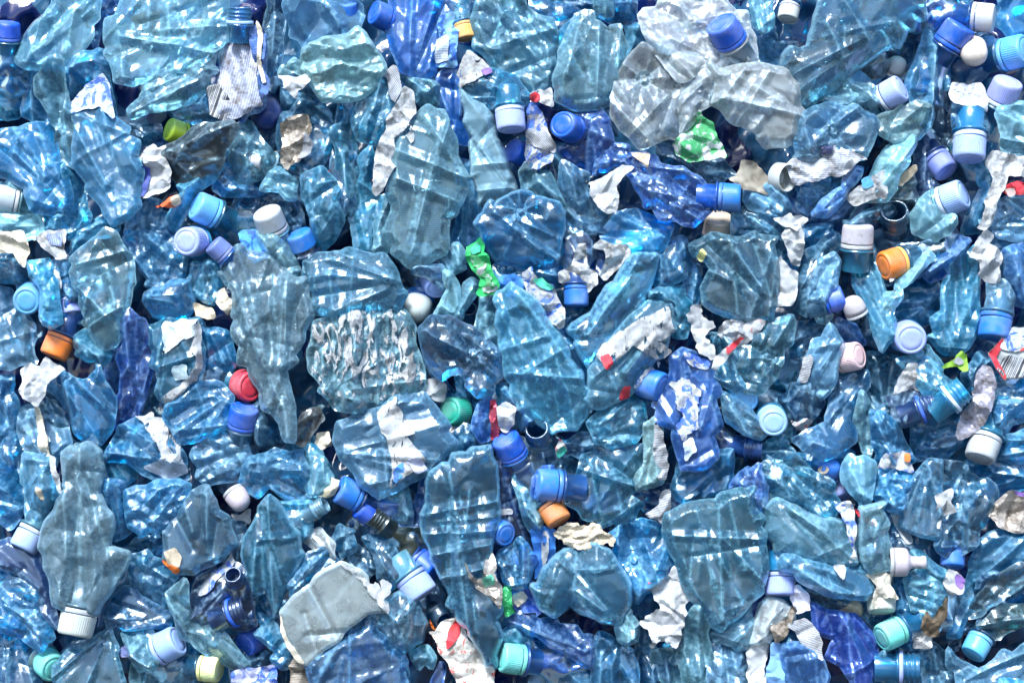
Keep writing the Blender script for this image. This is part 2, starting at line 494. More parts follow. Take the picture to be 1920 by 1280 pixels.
def hull(name, poly, z, parent, mat='pet', T=0.0045, edge=None, fs=0.030, sl=0.95, ang=None, aniso=2.2, fine=0.34, fan=5,
         rib=None, star=None, pleat=(), step=2.9, rag=0.6, bend=0.003, tilt=None, rounds=0, grow=5.0, lay=None):
    """crushed, closed plastic hull from its outline: bulging front and back walls joined along the folded rim"""
    rng = next_rng()
    if edge is None: edge = rng.uniform(0.003, 0.011)
    if tilt is None: tilt = 0.20 if z < 0.018 else 0.08
    # long creases: a fan that runs out from the pinched end, and a few folds across
    pleat = list(pleat)
    pp = np.array(poly, float); pc = pp.mean(0)
    ev_, ec_ = np.linalg.eigh(np.cov((pp - pc).T))
    ax = ec_[:, 1]; sd_ = np.sqrt(ev_)
    if fan:
        sg = rng.choice([-1, 1])
        pinch = pc + ax * sg * sd_[1] * rng.uniform(0.9, 1.5) + ec_[:, 0] * rng.normal(0, 0.4) * sd_[0]
        for i_ in range(int(fan)):
            far = pc - ax * sg * sd_[1] * rng.uniform(0.2, 1.7) + ec_[:, 0] * rng.uniform(-1.7, 1.7) * sd_[0]
            st_ = pinch + (far - pinch) * rng.uniform(0.0, 0.45)
            pleat.append((st_[0], st_[1], far[0], far[1], rng.choice([-1, 1, 1]) * rng.uniform(0.0012, 0.004)))
        for i_ in range(rng.integers(1, 3)):
            o_ = pc + ax * rng.uniform(-1.2, 1.2) * sd_[1]
            dv = ec_[:, 0] * rng.uniform(0.7, 1.8) * sd_[0] + ax * rng.normal(0, 0.35) * sd_[1]
            pleat.append((*(o_ - dv), *(o_ + dv * rng.uniform(0.0, 1.0)), rng.choice([-1, 1]) * rng.uniform(0.001, 0.003)))
    V, F, isb, d = fill_polygon(poly, step, rng, rag, rounds, grow, 5.0, [q[:4] for q in pleat])
    k = PX * (CAM_H - z) / CAM_H
    W = np.stack([(V[:, 0] - 960) * k, (640 - V[:, 1]) * k], 1)
    d = d * k
    c = W.mean(0)
    L = W - c
    cov = np.cov(L.T)
    ev, evec = np.linalg.eigh(cov)
    main = math.atan2(evec[1, 1], evec[0, 1])
    if ang is None:
        ang = main
    e = max(edge, 0.003)
    p = np.clip(d / e, 0, 1)
    prof = np.sqrt(np.clip(1 - (1 - p) ** 2, 0, 1)) if T > 0.009 else p ** 0.9
    base = noise2(L, rng, 0.09) * bend + L @ rng.uniform(-tilt, tilt, 2)
    fade = np.clip(d / 0.006, 0, 1)
    cr = crumple(L, rng, fs, sl, ang, aniso) + crumple(L, rng, fs * 0.42, sl * fine, ang + rng.uniform(-0.6, 0.6), 1.4) + crumple(L, rng, fs * 0.22, sl * fine * 0.45, ang + rng.uniform(-0.4, 0.4), 3.5)
    top = base + prof * T + cr * (0.35 + 0.65 * fade)
    if rib:
        ra, sp, am = rib
        a = math.radians(-ra)
        s = L[:, 0] * math.cos(a) + L[:, 1] * math.sin(a)
        top += am * (np.abs(np.mod(s / sp, 1.0) - 0.5) * 2) ** 0.7 * fade - am * 0.5
    if star is not None:
        sp = np.array(to_world(star[:2], z)) - c
        R = star[2] * k
        v = L - sp
        r = np.linalg.norm(v, axis=1); th = np.arctan2(v[:, 1], v[:, 0])
        m = np.clip(1 - r / R, 0, 1)
        pet = np.abs(np.mod(th / (2 * math.pi) * 5 + rng.uniform(0, 1), 1) - 0.5) * 2
        top += (pet - 0.5) * 0.008 * np.minimum(r / R, 1) * np.sqrt(m) * 1.6 - 0.008 * m ** 2 + 0.005 * (r < R * 0.10) - 0.002 * (np.abs(r / R - 0.17) < 0.05)
    for q in pleat:
        A = np.array(to_world(q[0:2], z)) - c; B = np.array(to_world(q[2:4], z)) - c
        dd = seg_dist(L, A[None], B[None])
        am = q[4] if len(q) > 4 else 0.003
        top += am * np.clip(1 - dd / (0.0022 + abs(am) * 1.3), 0, 1)
    bot = base - prof * T * 0.55 + crumple(L, rng, fs * 1.2, sl * 0.8, ang + 0.5, 1.4) * fade * 0.8
    bot = np.minimum(bot, top - 0.0012)
    if lay is not None:
        top += lay
    n = len(W)
    SURF[0] = (W, z + top)
    stamp(V, z + top)
    inner = np.where(~isb)[0]
    idx2 = np.arange(n); idx2[inner] = n + np.arange(len(inner))
    VV = np.vstack([np.column_stack([W, z + top]), np.column_stack([W[inner], z + bot[inner]])])
    FF = [(f[0], f[2], f[1]) if False else f for f in F]
    # world y is flipped against pixels, so turn the winding
    FF = [tuple(reversed(f)) for f in F] + [tuple(int(idx2[i]) for i in f) for f in F]
    o = mesh_obj(name, VV, FF, M[mat], parent)
    # how sharply each point is folded, plus a painted rim highlight
    me = o.data
    me.set_sharp_from_angle(angle=math.radians(24))
    ed = np.empty(len(me.edges) * 2, int); me.edges.foreach_get('vertices', ed); ed = ed.reshape(-1, 2)
    zz = VV[:, 2]
    acc = np.zeros(len(VV)); cnt = np.zeros(len(VV))
    np.add.at(acc, ed[:, 0], zz[ed[:, 1]]); np.add.at(acc, ed[:, 1], zz[ed[:, 0]])
    np.add.at(cnt, ed[:, 0], 1); np.add.at(cnt, ed[:, 1], 1)
    lap = np.abs(acc / np.maximum(cnt, 1) - zz)
    lap[:n][isb] = 0
    cv = np.clip((lap - 0.00016) / 0.00035, 0, 1) ** 1.2
    cv[:n][isb] = 0.7  # pale edge line in place of the bright highlight along the rim
    acc[:] = 0
    np.add.at(acc, ed[:, 0], cv[ed[:, 1]]); np.add.at(acc, ed[:, 1], cv[ed[:, 0]])
    cv = 0.5 * cv + 0.5 * acc / np.maximum(cnt, 1)
    at = me.attributes.new('crease_glint', 'FLOAT', 'POINT')
    at.data.foreach_set('value', cv.astype(np.float32))
    return o

def sheet(name, poly, z, parent, color, style='plain', dirt=0.6, fs=0.011, sl=0.7, rag=0.95, bend=0.003, uvang=0.0, step=3.3, tilt=0.12, rounds=0, thick=0.0005, mat=None, on=None, dz=0.0, bare=0.42):
    """thin torn label or scrap with real thickness"""
    rng = next_rng()
    V, F, isb, d = fill_polygon(poly, step, rng, rag, rounds, 2.0, 3.2 if rag > 0.9 else 0.0)
    rag *= 1
    k = PX * (CAM_H - z) / CAM_H
    W = np.stack([(V[:, 0] - 960) * k, (640 - V[:, 1]) * k], 1)
    L = W - W.mean(0)
    h = noise2(L, rng, 0.05) * bend + L @ rng.uniform(-tilt, tilt, 2) + crumple(L, rng, fs, sl, rng.uniform(0, 3), 1.8) + crumple(L, rng, fs * 0.45, sl * 0.35)
    h += np.clip(1 - d * k / 0.004, 0, 1) * 0.0015 * noise2(L, rng, 0.012)
    if on is not None:            # clings to the wall it was glued to
        SW, SZ = on
        zs = np.empty(len(W))
        for i0 in range(0, len(W), 500):
            dd = ((W[i0:i0 + 500, None, :] - SW[None]) ** 2).sum(2)
            nn = np.argpartition(dd, 5, axis=1)[:, :6]
            zs[i0:i0 + 500] = SZ[nn].mean(1)
        h = zs - z + dz + h * 0.3 + (0.0012 if dz > 0 else 0)
        if dz > 0: h = np.maximum(h, zs - z + 0.0005)
    else:
        z = max(z - 0.004, float(np.percentile(height_under(V), 72)) + 0.002) + dz
    n = len(W)
    inner = np.where(~isb)[0]
    idx2 = np.arange(n); idx2[inner] = n + np.arange(len(inner))
    VV = np.vstack([np.column_stack([W, z + h]), np.column_stack([W[inner], z + h[inner] - thick])])
    FF = [tuple(reversed(f)) for f in F] + [tuple(int(idx2[i]) for i in f) for f in F]
    a = math.radians(-uvang)
    uv = np.stack([L[:, 0] * math.cos(a) + L[:, 1] * math.sin(a), -L[:, 0] * math.sin(a) + L[:, 1] * math.cos(a)], 1) * 1000
    uv = np.vstack([uv, uv[inner]])
    SURF[0] = (W, z + h)
    if style == 'plain' and on is not None and color == 'white' and len(V) > 60: style = 'flaky'
    o = mesh_obj(name, VV, FF, mat or M['paper_' + style], parent, uv=uv)
    o.data.set_sharp_from_angle(angle=math.radians(20))
    col = CAPC[color] if isinstance(color, str) else color
    o.color = tuple(col) + (1,)
    o['dirt'] = float(dirt)
    o['bare'] = float(bare)
    return o

def lathe(prof, segs=72, knurl=None):
    """prof: list of (radius, z). knurl: (z0, z1, count, depth)"""
    V, F = [], []
    for j, (r, zz) in enumerate(prof):
        for i in range(segs):
            a = 2 * math.pi * i / segs
            rr = r
            if knurl and knurl[0] <= zz <= knurl[1]:
                rr = r * (1 + knurl[3] * math.sin(a * knurl[2]))
            V.append((rr * math.cos(a), rr * math.sin(a), zz))
    for j in range(len(prof) - 1):
        for i in range(segs):
            k = (i + 1) % segs
            F.append((j * segs + i, j * segs + k, (j + 1) * segs + k, (j + 1) * segs + i))
    return np.array(V), F

class Frame:
    def __init__(s, px, z, D, az, tilt):
        s.D = 0.96 * D * K_ * PX * (CAM_H - z) / CAM_H
        a, t = math.radians(az), math.radians(tilt)
        s.axis = Vector((math.sin(t) * math.cos(a), -math.sin(t) * math.sin(a), math.cos(t)))
        x, y = to_world(px, z)
        s.c = Vector((x, y, z))
        s.q = s.axis.to_track_quat('Z', 'Y')
    def put(s, V, base=0.0):
        out = []
        for v in V:
            w_ = s.q @ Vector((v[0], v[1], v[2] + base))
            out.append((s.c.x + w_.x, s.c.y + w_.y, s.c.z + w_.z))
        return out

def add_cap(fr, color, parent, kind='rib', ring=True, ringcol=None, dent=0.0):
    D = fr.D; R = D / 2
    rng = next_rng()
    H = D * 0.60
    hb = -H / 2
    ridges = 48
    if kind in ('rib', 'smooth'):
        seg = ridges * 4
        pr = [(0.0, 0.0), (R * 0.90, 0.0), (R * 0.985, 0.0), (R * 1.0, H * 0.03)]
        for i in range(7): pr.append((R * (1.0 - 0.03 * i / 6), H * (0.06 + 0.70 * i / 6)))
        pr += [(R * 0.965, H * 0.84), (R * 0.945, H * 0.91), (R * 0.91, H * 0.965), (R * 0.86, H * 0.995), (R * 0.80, H), (R * 0.73, H), (R * 0.715, H * 0.982), (R * 0.69, H * 0.982), (R * 0.675, H), (R * 0.4, H * 1.005), (R * 0.1, H * 1.0), (0.0, H * 1.0)]
        V, F = lathe(pr, seg, (H * 0.05, H * 0.92, ridges, 0.016) if kind == 'rib' else (H * 0.05, H * 0.9, ridges * 1, 0.003))
    elif kind == 'dome':
        pr = [(0.0, 0.0), (R, 0.0), (R, H * 0.3), (R * 0.97, H * 0.6), (R * 0.88, H * 0.9), (R * 0.72, H * 1.12), (R * 0.48, H * 1.26), (R * 0.2, H * 1.32), (0.0, H * 1.33)]
        V, F = lathe(pr, 96)
    elif kind == 'sport':
        pr = [(0.0, 0.0), (R, 0.0), (R, H * 0.1), (R * 0.985, H * 0.5), (R * 0.96, H * 0.62), (R * 0.88, H * 0.72), (R * 0.60, H * 0.82), (R * 0.46, H * 0.90), (R * 0.42, H * 1.0), (R * 0.40, H * 1.45), (R * 0.45, H * 1.5), (R * 0.45, H * 1.68), (R * 0.38, H * 1.74), (R * 0.2, H * 1.74), (R * 0.17, H * 1.6), (0.0, H * 1.6)]
        V, F = lathe(pr, 96)
    else:   # 'open': a loose cap showing its hollow inside
        pr = [(0.0, H * 0.25), (R * 0.3, H * 0.25), (R * 0.32, H * 0.32), (R * 0.55, H * 0.32), (R * 0.57, H * 0.25), (R * 0.8, H * 0.25), (R * 0.84, H * 0.35), (R * 0.85, H * 0.95), (R * 0.9, H), (R * 0.97, H * 0.98), (R, H * 0.9), (R * 1.0, H * 0.1), (R * 0.9, 0.0), (0.0, 0.0)]
        V, F = lathe(pr, 96)
    # slight crush so that no two caps are alike
    sx, sy = rng.uniform(0.95, 1.04), rng.uniform(0.92, 1.04)
    V = V * np.array([sx, sy, 1.0])
    V[:, 2] += V[:, 0] * rng.uniform(-0.06, 0.06)
    if dent:
        V[:, 2] -= np.where(V[:, 2] > H * 0.5, dent * D * np.clip(0.6 + V[:, 0] / D, 0, 1), 0)
    o = mesh_obj('cap', fr.put(V, hb), F, M['cap'], parent)
    col = CAPC[color]
    o.color = tuple(c * rng.uniform(0.9, 1.1) for c in col) + (1,)
    if ring and kind != 'open':
        z0 = hb - D * 0.155
        pr = [(R * 0.9, z0), (R * 1.0, z0), (R * 1.01, z0 + D * 0.02), (R * 1.0, z0 + D * 0.115), (R * 0.985, z0 + D * 0.125), (R * 0.9, z0 + D * 0.125), (R * 0.9, z0)]
        V, F = lathe(pr, 96)
        V = V * np.array([sx, sy, 1.0])
        r = mesh_obj('tamper_ring', fr.put(V), F, M['cap'], o if False else parent)
        r.color = tuple(CAPC[ringcol or color]) + (1,)
        r.parent = o
        r.matrix_parent_inverse.identity()
        o_loc = Vector(o.location)
    return o

def add_neck(fr, tint, parent, capped=True, threads=True, ringtint=None, length=0.75):
    """bottle finish: flange, threads, open mouth"""
    D = fr.D; R = D / 2 * 0.88
    z = -D * 0.46 if capped else 0.0
    pr = [(R * 0.98, z - D * length), (R * 1.0, z - D * 0.12), (R * 1.22, z - D * 0.10), (R * 1.24, z - D * 0.04), (R * 1.0, z - D * 0.02), (R * 0.98, z + D * 0.06)]
    if not capped:
        zz = D * 0.08
        for i in range(3):
            pr += [(R * 0.97, zz), (R * 1.09, zz + D * 0.045), (R * 1.09, zz + D * 0.06), (R * 0.97, zz + D * 0.10)]
            zz += D * 0.14
        pr += [(R * 0.97, zz + D * 0.05), (R * 1.02, zz + D * 0.07), (R * 0.99, zz + D * 0.10), (R * 0.86, zz + D * 0.10), (R * 0.82, zz + D * 0.05), (R * 0.82, z - D * length)]
    else:
        pr += [(R * 0.98, D * 0.0)]
    V, F = lathe(pr, 72)
    o = mesh_obj('neck', fr.put(V), F, M['smooth'], parent)
    set_look(o, tint, haze=min(0.75, TINT[tint][1] + 0.18))
    if ringtint:
        pr = [(R * 1.0, -D * 0.02), (R * 1.2, -D * 0.02), (R * 1.22, D * 0.0), (R * 1.2, D * 0.10), (R * 1.0, D * 0.11), (R * 1.0, -D * 0.02)]
        V, F = lathe(pr, 72)
        r = mesh_obj('tamper_ring', fr.put(V), F, M['cap'], parent)
        r.color = tuple(CAPC[ringtint]) + (1,)
        r.parent = o
    return o

def add_shoulder(fr, tint, parent, capped=True):
    """crushed shoulder and upper body that dives between the neighbours"""
    D = fr.D; R = D / 2
    rng = next_rng()
    z0 = (-D * 0.46 if capped else 0.0) - D * 0.55
    prof = [(0.86, 0.0), (0.95, -0.12), (1.15, -0.3), (1.45, -0.55), (1.7, -0.85), (1.8, -1.2), (1.75, -1.6), (1.5, -1.95), (1.1, -2.15), (0.5, -2.22), (0.0, -2.24)]
    zs = np.array([p[1] for p in prof]); rs = np.array([p[0] for p in prof])
    t = np.linspace(0, 1, 34)
    zi = np.interp(t, np.linspace(0, 1, len(zs)), zs); ri = np.interp(t, np.linspace(0, 1, len(rs)), rs)
    V, F = lathe([(R * r, z0 + D * z_) for r, z_ in zip(ri, zi)], 56)
    fl = np.clip((z0 - V[:, 2]) / (D * 0.8), 0, 1)
    an = np.arctan2(V[:, 1], V[:, 0])
    Q = np.stack([an * R * 1.3, V[:, 2]], 1)
    cr = crumple(Q, rng, D * 0.5, 0.6) + crumple(Q, rng, D * 0.22, 0.4)
    rad = np.linalg.norm(V[:, :2], axis=1) + 1e-9
    V[:, :2] *= (1 + cr * fl / (R * 1.2))[:, None]
    W = np.array(fr.put(V))
    # sinks away from the surface
    s = np.clip((z0 - V[:, 2]) / D, 0, 3)
    hor = math.sqrt(max(0.0, 1 - fr.axis.z ** 2))
    W[:, 2] -= (0.35 * s + 0.12 * s * s) * D * hor
    o = mesh_obj('body', W, F, M['pet'], parent)
    set_look(o, tint)
    return o

# ------------------------------------------------------------------ things
REG = []          # outlines, for the coverage test only
def tag(o, label, cat, group=None):
    o['label'] = label
    o['category'] = cat
    if group: o['group'] = group

def root_at(name, px, z):
    o = bpy.data.objects.new(name, None)
    o.empty_display_size = 0.02
    COL.objects.link(o)
    x, y = to_world(px, z)
    o.location = (x, y, z - 0.012)
    return o

def do_cap(t, lvl, spec, root, tint, shoulder=False):
    x, y, D, az, tilt, color = spec[:6]
    kw = dict(spec[6]) if len(spec) > 6 else {}
    up = kw.pop('up', 0.0)
    nt_ = kw.pop('neck', tint)
    fr = Frame(gp(t, x, y), lv(lvl) + up, D, az, tilt)
    add_cap(fr, color, root, **kw)
    add_neck(fr, nt_, root, True)
    if shoulder: add_shoulder(fr, tint, root, True)

def do_neck(t, lvl, spec, root, tint, shoulder=False):
    x, y, D, az, tilt = spec[:5]
    kw = dict(spec[5]) if len(spec) > 5 else {}
    fr = Frame(gp(t, x, y), lv(lvl) + 0.004 + kw.pop('up', 0.0), D, az, tilt)
    add_neck(fr, kw.pop('tint', tint), root, False, **kw)
    if shoulder: add_shoulder(fr, tint, root, False)

def B(t, lvl, tint, pts, label, cap=None, neck=None, lab=(), star=None, pleat=(), haze=None, dirt=None, name='crushed_bottle', cat='bottle', col=None, **kw):
    poly = parse(t, pts)
    z = lv(lvl)
    c = np.mean(poly, 0)
    REG.append((poly, lvl))
    if star: kw['star'] = gp(t, star[0], star[1]) + (star[2] * K_,)
    if pleat: kw["pleat"] = [gp(t, q[0], q[1]) + gp(t, q[2], q[3]) + tuple(q[4:]) for q in pleat]
    multi = cap or neck or lab
    if multi:
        root = root_at(name, c, z)
        o = hull('body', poly, z, root, **kw)
    else:
        root = None
        o = root = hull(name, poly, z, None, **kw)
    body_surf = SURF[0]
    h_ = TINT[tint][1] if haze is None else haze
    set_look(o, tint, min(0.9, h_ * max(0.72, 1 + (3.7 - lvl) * 0.22)), dirt, col)
    if cap: do_cap(t, lvl, cap, root, tint)
    if neck: do_neck(t, lvl, neck, root, tint)
    for l in lab:
        lp, lc, ls = l[:3]
        lk = dict(l[3]) if len(l) > 3 else {}
        dz = lk.pop('dz', 0.011)
        nm = lk.pop('name', 'label')
        inside_ = dz <= 0.0026 or (lc in ('red', 'maroon', 'plum') and dz < 0.0115)
        over = dz > 0.0115 and len(lab) > 1
        sheet(nm, parse(t, lp), z, root, lc, ls, on=body_surf, dz=(-0.0035 if dz <= 0.0026 else -0.0012) if inside_ else (0.0016 if not over else 0.0032), **lk)
    tag(root, label, cat, 'crushed bottles pressed into the heap')
    return root

def K(t, lvl, x, y, D, az, tilt, color, label, tint='sky', **kw):
    p = gp(t, x, y)
    root = root_at('crushed_bottle', p, lv(lvl))
    do_cap(t, lvl, (x, y, D, az, tilt, color, kw), root, tint, True)
    tag(root, label, 'bottle', 'capped bottle tops poking out of the heap')
    return root

def NK(t, lvl, x, y, D, az, tilt, label, tint='sky', **kw):
    p = gp(t, x, y)
    root = root_at('crushed_bottle', p, lv(lvl))
    do_neck(t, lvl, (x, y, D, az, tilt, kw), root, tint, True)
    tag(root, label, 'bottle', 'open bottle necks poking out of the heap')
    return root

def LC(t, lvl, x, y, D, az, tilt, color, label, **kw):
    """loose cap"""
    fr = Frame(gp(t, x, y), lv(lvl) + 0.004, D, az, tilt)
    root = root_at('bottle_cap', gp(t, x, y), lv(lvl))
    add_cap(fr, color, root, **kw)
    tag(root, label, 'bottle cap', 'loose caps in the heap')
    return root

LATER = []
def S(*a, **k):
    LATER.append((a, k))

def scrap(t, lvl, color, style, pts, label, marks=(), name='label_scrap', cat='label scrap', **kw):
    poly = parse(t, pts)
    z = lv(lvl)
    if marks:
        root = root_at(name, np.mean(poly, 0), z)
        sheet('paper', poly, z, root, color, style, **kw)
        surf = SURF[0]
        for m_ in marks:
            mk = dict(m_[3]) if len(m_) > 3 else {}
            dz = mk.pop('dz', 0.0035)
            mk.setdefault('sl', 0.25); mk.setdefault('bend', 0.001); mk.setdefault('tilt', 0.03)
            sheet('print_mark', parse(t, m_[0]), z, root, m_[1], m_[2], on=surf, dz=0.0006, **mk)
    else:
        root = sheet(name, poly, z, None, color, style, **kw)
    tag(root, label, cat, 'torn labels and paper caught in the heap')
    return root

# ------------------------------------------------------------------ setting
def ground():
    me_v = [(-60, -0.47, -40), (60, -0.47, -40), (60, -0.47, 60), (-60, -0.47, 60)]
    m, t, n, L = new_mat('asphalt')
    out = N(n, 'ShaderNodeOutputMaterial'); p = N(n, 'ShaderNodeBsdfPrincipled')
    tc = N(n, 'ShaderNodeTexCoord'); nz = N(n, 'ShaderNodeTexNoise', Scale=6.0, Detail=8.0); L(tc.outputs['Object'], nz.inputs['Vector'])
    L(mixc(n, L, nz.outputs[0], (0.035, 0.037, 0.04), (0.06, 0.06, 0.06)), p.inputs['Base Color'])
    p.inputs['Roughness'].default_value = 0.85
    L(p.outputs[0], out.inputs[0])
    o = mesh_obj('ground', me_v, [(3, 2, 1, 0)], m, smooth=False)
    o['kind'] = 'structure'

def deep_mass():
    """the bottles further down, squeezed into one mass, its dark blue stands in for shade in the gaps"""
    rng = np.random.default_rng(5)
    xs = np.arange(-0.60, 0.601, 0.0032); ys = np.arange(-0.44, 0.441, 0.0032)
    gx, gy = np.meshgrid(xs, ys)
    P = np.stack([gx.ravel(), gy.ravel()], 1)
    h = np.zeros(len(P))
    nx = 6
    # tiles keep the site search small
    full = lambda size, slope, aniso, ang: crumple_big(P, rng, size, slope, ang, aniso)
    h = full(0.032, 0.75, 1.6, 1.3) + full(0.013, 0.5, 1.5, 1.0)
    edge = np.minimum(0.60 - np.abs(P[:, 0]), 0.44 - np.abs(P[:, 1]))
    z = -0.066 + h - 0.10 * np.clip(1 - edge / 0.05, 0, 1) ** 2
    V = np.column_stack([P, z])
    r, c = gx.shape
    i = np.arange(r * c).reshape(r, c)
    F = np.stack([i[:-1, :-1].ravel(), i[:-1, 1:].ravel(), i[1:, 1:].ravel(), i[1:, :-1].ravel()], 1).tolist()
    m, t, n, L = new_mat('packed_plastic')
    out = N(n, 'ShaderNodeOutputMaterial'); p = N(n, 'ShaderNodeBsdfPrincipled')
    tc = N(n, 'ShaderNodeTexCoord')
    nz = N(n, 'ShaderNodeTexNoise', Scale=14.0, Detail=3.0, Distortion=0.6); L(tc.outputs['Object'], nz.inputs['Vector'])
    vz = N(n, 'ShaderNodeTexVoronoi', Scale=26.0); L(tc.outputs['Object'], vz.inputs['Vector'])
    sc = N(n, 'ShaderNodeSeparateColor'); L(vz.outputs['Color'], sc.inputs[0])
    c1 = mixc(n, L, sc.outputs[0], (0.005, 0.03, 0.10), (0.02, 0.10, 0.20))  # navy base colour puts the gap shade into the mass
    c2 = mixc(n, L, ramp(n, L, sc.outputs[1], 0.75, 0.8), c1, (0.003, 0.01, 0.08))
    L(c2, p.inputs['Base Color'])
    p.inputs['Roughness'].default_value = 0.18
    p.inputs['Specular IOR Level'].default_value = 0.7
    L(p.outputs[0], out.inputs[0])
    o = mesh_obj('packed_plastic_mass', V, F, m)
    o['kind'] = 'stuff'
    o['label'] = 'packed plastic deep in the gaps between bottles, dark blue for their shade'

def crumple_big(P, rng, size, slope, ang, aniso):
    out = np.zeros(len(P))
    c, s = math.cos(ang), math.sin(ang)
    Q = np.stack([(P[:, 0] * c + P[:, 1] * s) / aniso, -P[:, 0] * s + P[:, 1] * c], 1)
    lo, hi = Q.min(0) - size, Q.max(0) + size
    def field():
        nx = int((hi[0] - lo[0]) / size) + 2; ny = int((hi[1] - lo[1]) / size) + 2
        off = rng.uniform(0, 1, (nx, ny, 2)); J = rng.uniform(-0.25, 0.25, (nx, ny)) * size * size
        ci = ((Q - lo) / size).astype(int)
        best = np.full(len(Q), 1e9)
        for dx in (-2, -1, 0, 1, 2):
            for dy in (-2, -1, 0, 1, 2):
                a = np.clip(ci[:, 0] + dx, 0, nx - 1); b = np.clip(ci[:, 1] + dy, 0, ny - 1)
                sx = lo[0] + (a + off[a, b, 0]) * size; sy = lo[1] + (b + off[a, b, 1]) * size
                best = np.minimum(best, (Q[:, 0] - sx) ** 2 + (Q[:, 1] - sy) ** 2 + J[a, b])
        return best
    return (field() - field()) / (2 * size) * slope * 1.6

ground()
deep_mass()

# ------------------------------------------------------------------ the heap
PUFF = dict(T=0.012, edge=0.020)
FLAT = dict(T=0.004, edge=0.003, sl=0.25, fine=0.4)
CRK = dict(mat='crinkle', fs=0.017, sl=0.65, fine=0.7)

# ---- top left
B('a', 3, 'grey', '80,330 110,230 180,140 280,60 370,30 440,20 550,20 555,110 500,240 430,330 350,380 250,390 150,380', 'clear grey bottle crumpled into pleats right of the cobalt cap in the top left corner', sl=.5, pleat=[(300,60,330,340), (430,60,380,300), (150,180,300,100)])
K('a', 3, 45, 165, 140, 95-180, 72, 'cobalt', 'bottle with smooth cobalt cap standing upright in the top left corner', 'azure', kind='smooth', neck='sky')
B('a', 2, 'sky', '0,320 70,380 120,430 150,560 90,650 0,640', 'small sky blue crushed bottle below the cobalt cap of the top left corner')
B('a', 4.4, 'grey', '290,330 340,320 360,480 400,700 415,830 400,930 330,880 290,680 240,560 235,420', 'narrow upright grey fold of a bottle above the bright azure bottle at left', aniso=2.6, ang=1.5, pleat=[(330,330,370,860)])
B('a', 2, 'azure', '90,390 240,400 250,560 290,690 200,700 130,640', 'azure crushed bottle tucked left of the narrow upright grey fold')
B('a', 2, 'blue', '540,30 660,20 760,20 720,70 600,110 560,160 520,260 500,200', 'deep blue bottle end between two clear grey bottles at the top edge left')
B('a', 3.4, 'azure', '0,830 100,720 200,690 270,690 300,780 330,900 380,1000 400,1160 370,1210 240,1190 150,1090 60,1000 0,940', 'bright azure glossy bottle at left with a white capped one below it', mat='smooth', sl=.5, fs=.024, pleat=[(100,860,380,1150,.004), (120,740,90,860)])
B('a', 3, 'pale', '0,970 60,1000 200,1150 240,1290 200,1330 0,1330', 'pale bottle with white cap at the left edge under the azure bottle', cap=(25, 1110, 165, 190, 70, 'white', dict(kind='smooth')))
B('a', 3, 'sky', '330,900 400,930 460,1050 485,1170 470,1290 400,1330 240,1290 250,1190 380,1180', 'sky blue bottle with long folds right of the bright azure bottle', aniso=2.4, ang=1.3)
B('a', 3, 'teal', '520,300 570,280 600,420 640,640 600,640 470,500 380,580 350,390 430,330', 'dark teal bottle wall above the white and light blue neck label')
B('a', 4.4, 'teal', '400,640 470,590 560,580 640,660 720,720 780,790 800,950 780,1050 790,1150 720,1220 640,1260 590,1200 560,1130 480,1050 440,960 410,800', 'large dirty teal bottle with diamond creases wearing a light blue neck label',
  lab=[('385,570 470,490 570,410 600,470 625,590 635,665 560,590 470,600 400,635', 'paleblue', 'blue', dict(dz=.008))], mat='crinkle', fs=.02, sl=.34, dirt=.8, haze=.42)
B('a', 4.2, 'pale', '590,110 650,90 760,30 860,10 1270,10 1270,180 1230,260 1170,330 1100,400 1000,400 900,430 770,460 650,455 640,400 600,260', 'big clear bag-like bottle with vertical pleats and white label inside near the top left', sl=.5,
  pleat=[(940,30,980,390,.005), (660,110,700,440), (1180,120,1010,400,.004), (840,40,830,250)], lab=[('740,100 900,60 940,190 900,250 780,200', 'white', 'plain', dict(dz=-.001))])
B('a', 4.0, 'pale', '720,620 790,560 830,480 890,430 1050,380 1150,300 1220,260 1215,400 1160,490 1060,570 960,600 860,620 740,660', 'pale clear bottle with one long shiny fold under the big bag-like bottle', sl=.55, pleat=[(740,640,1180,430,.005), (830,500,860,610)])
B('a', 2.6, 'lilac', '940,620 1060,575 1170,500 1180,640 1300,680 1100,690 1000,690', 'lilac bottle wall shaded beneath the barcode label strip')
B('a', 4, 'blue', '1230,200 1300,150 1400,170 1480,200 1480,600 1390,640 1230,640', 'blue bottle with upright light blue neck and grubby white label below it', neck=(1338, 130, 150, -88, 78, dict(tint='azure', ringtint='pale', up=.006)), sl=.3,
  lab=[('1225,260 1300,240 1360,236 1400,238 1420,320 1440,440 1475,600 1400,640 1300,670 1230,640 1190,600 1215,430', (.55,.62,.82), 'stripe', dict(dz=.016, sl=.3, uvang=80, dirt=1.0))])
S('a', 4.8, 'white', 'bars', '1155,490 1215,470 1250,520 1320,660 1250,672 1175,640 1170,580', 'striped barcode label strip beside the grubby white label near the top', uvang=20, sl=.3)
S('a', 4.0, (.06,.2,.62), 'stripe', '1405,150 1470,170 1475,350 1510,480 1500,530 1465,560 1430,480 1420,300', 'ribbed blue label with white edge strip right of the upright threaded neck', marks=[('1440,130 1465,170 1472,240 1460,350 1490,470 1478,470 1448,360 1456,250 1450,180', 'cream', 'plain', dict(rag=.4))], uvang=0)
B('a', 3, 'lilac', '1490,10 1570,10 1580,120 1565,350 1540,400 1490,420 1475,250', 'grey lilac bottle standing like a tube left of the lilac blue bag', aniso=2.5, ang=1.57, haze=.25)
B('a', 3.6, 'lilac', '1580,20 1900,20 2010,60 2000,140 1905,180 1800,240 1700,260 1620,200', 'bright lilac blue crinkled bag at the top edge', col=None, sl=.55, haze=.5)
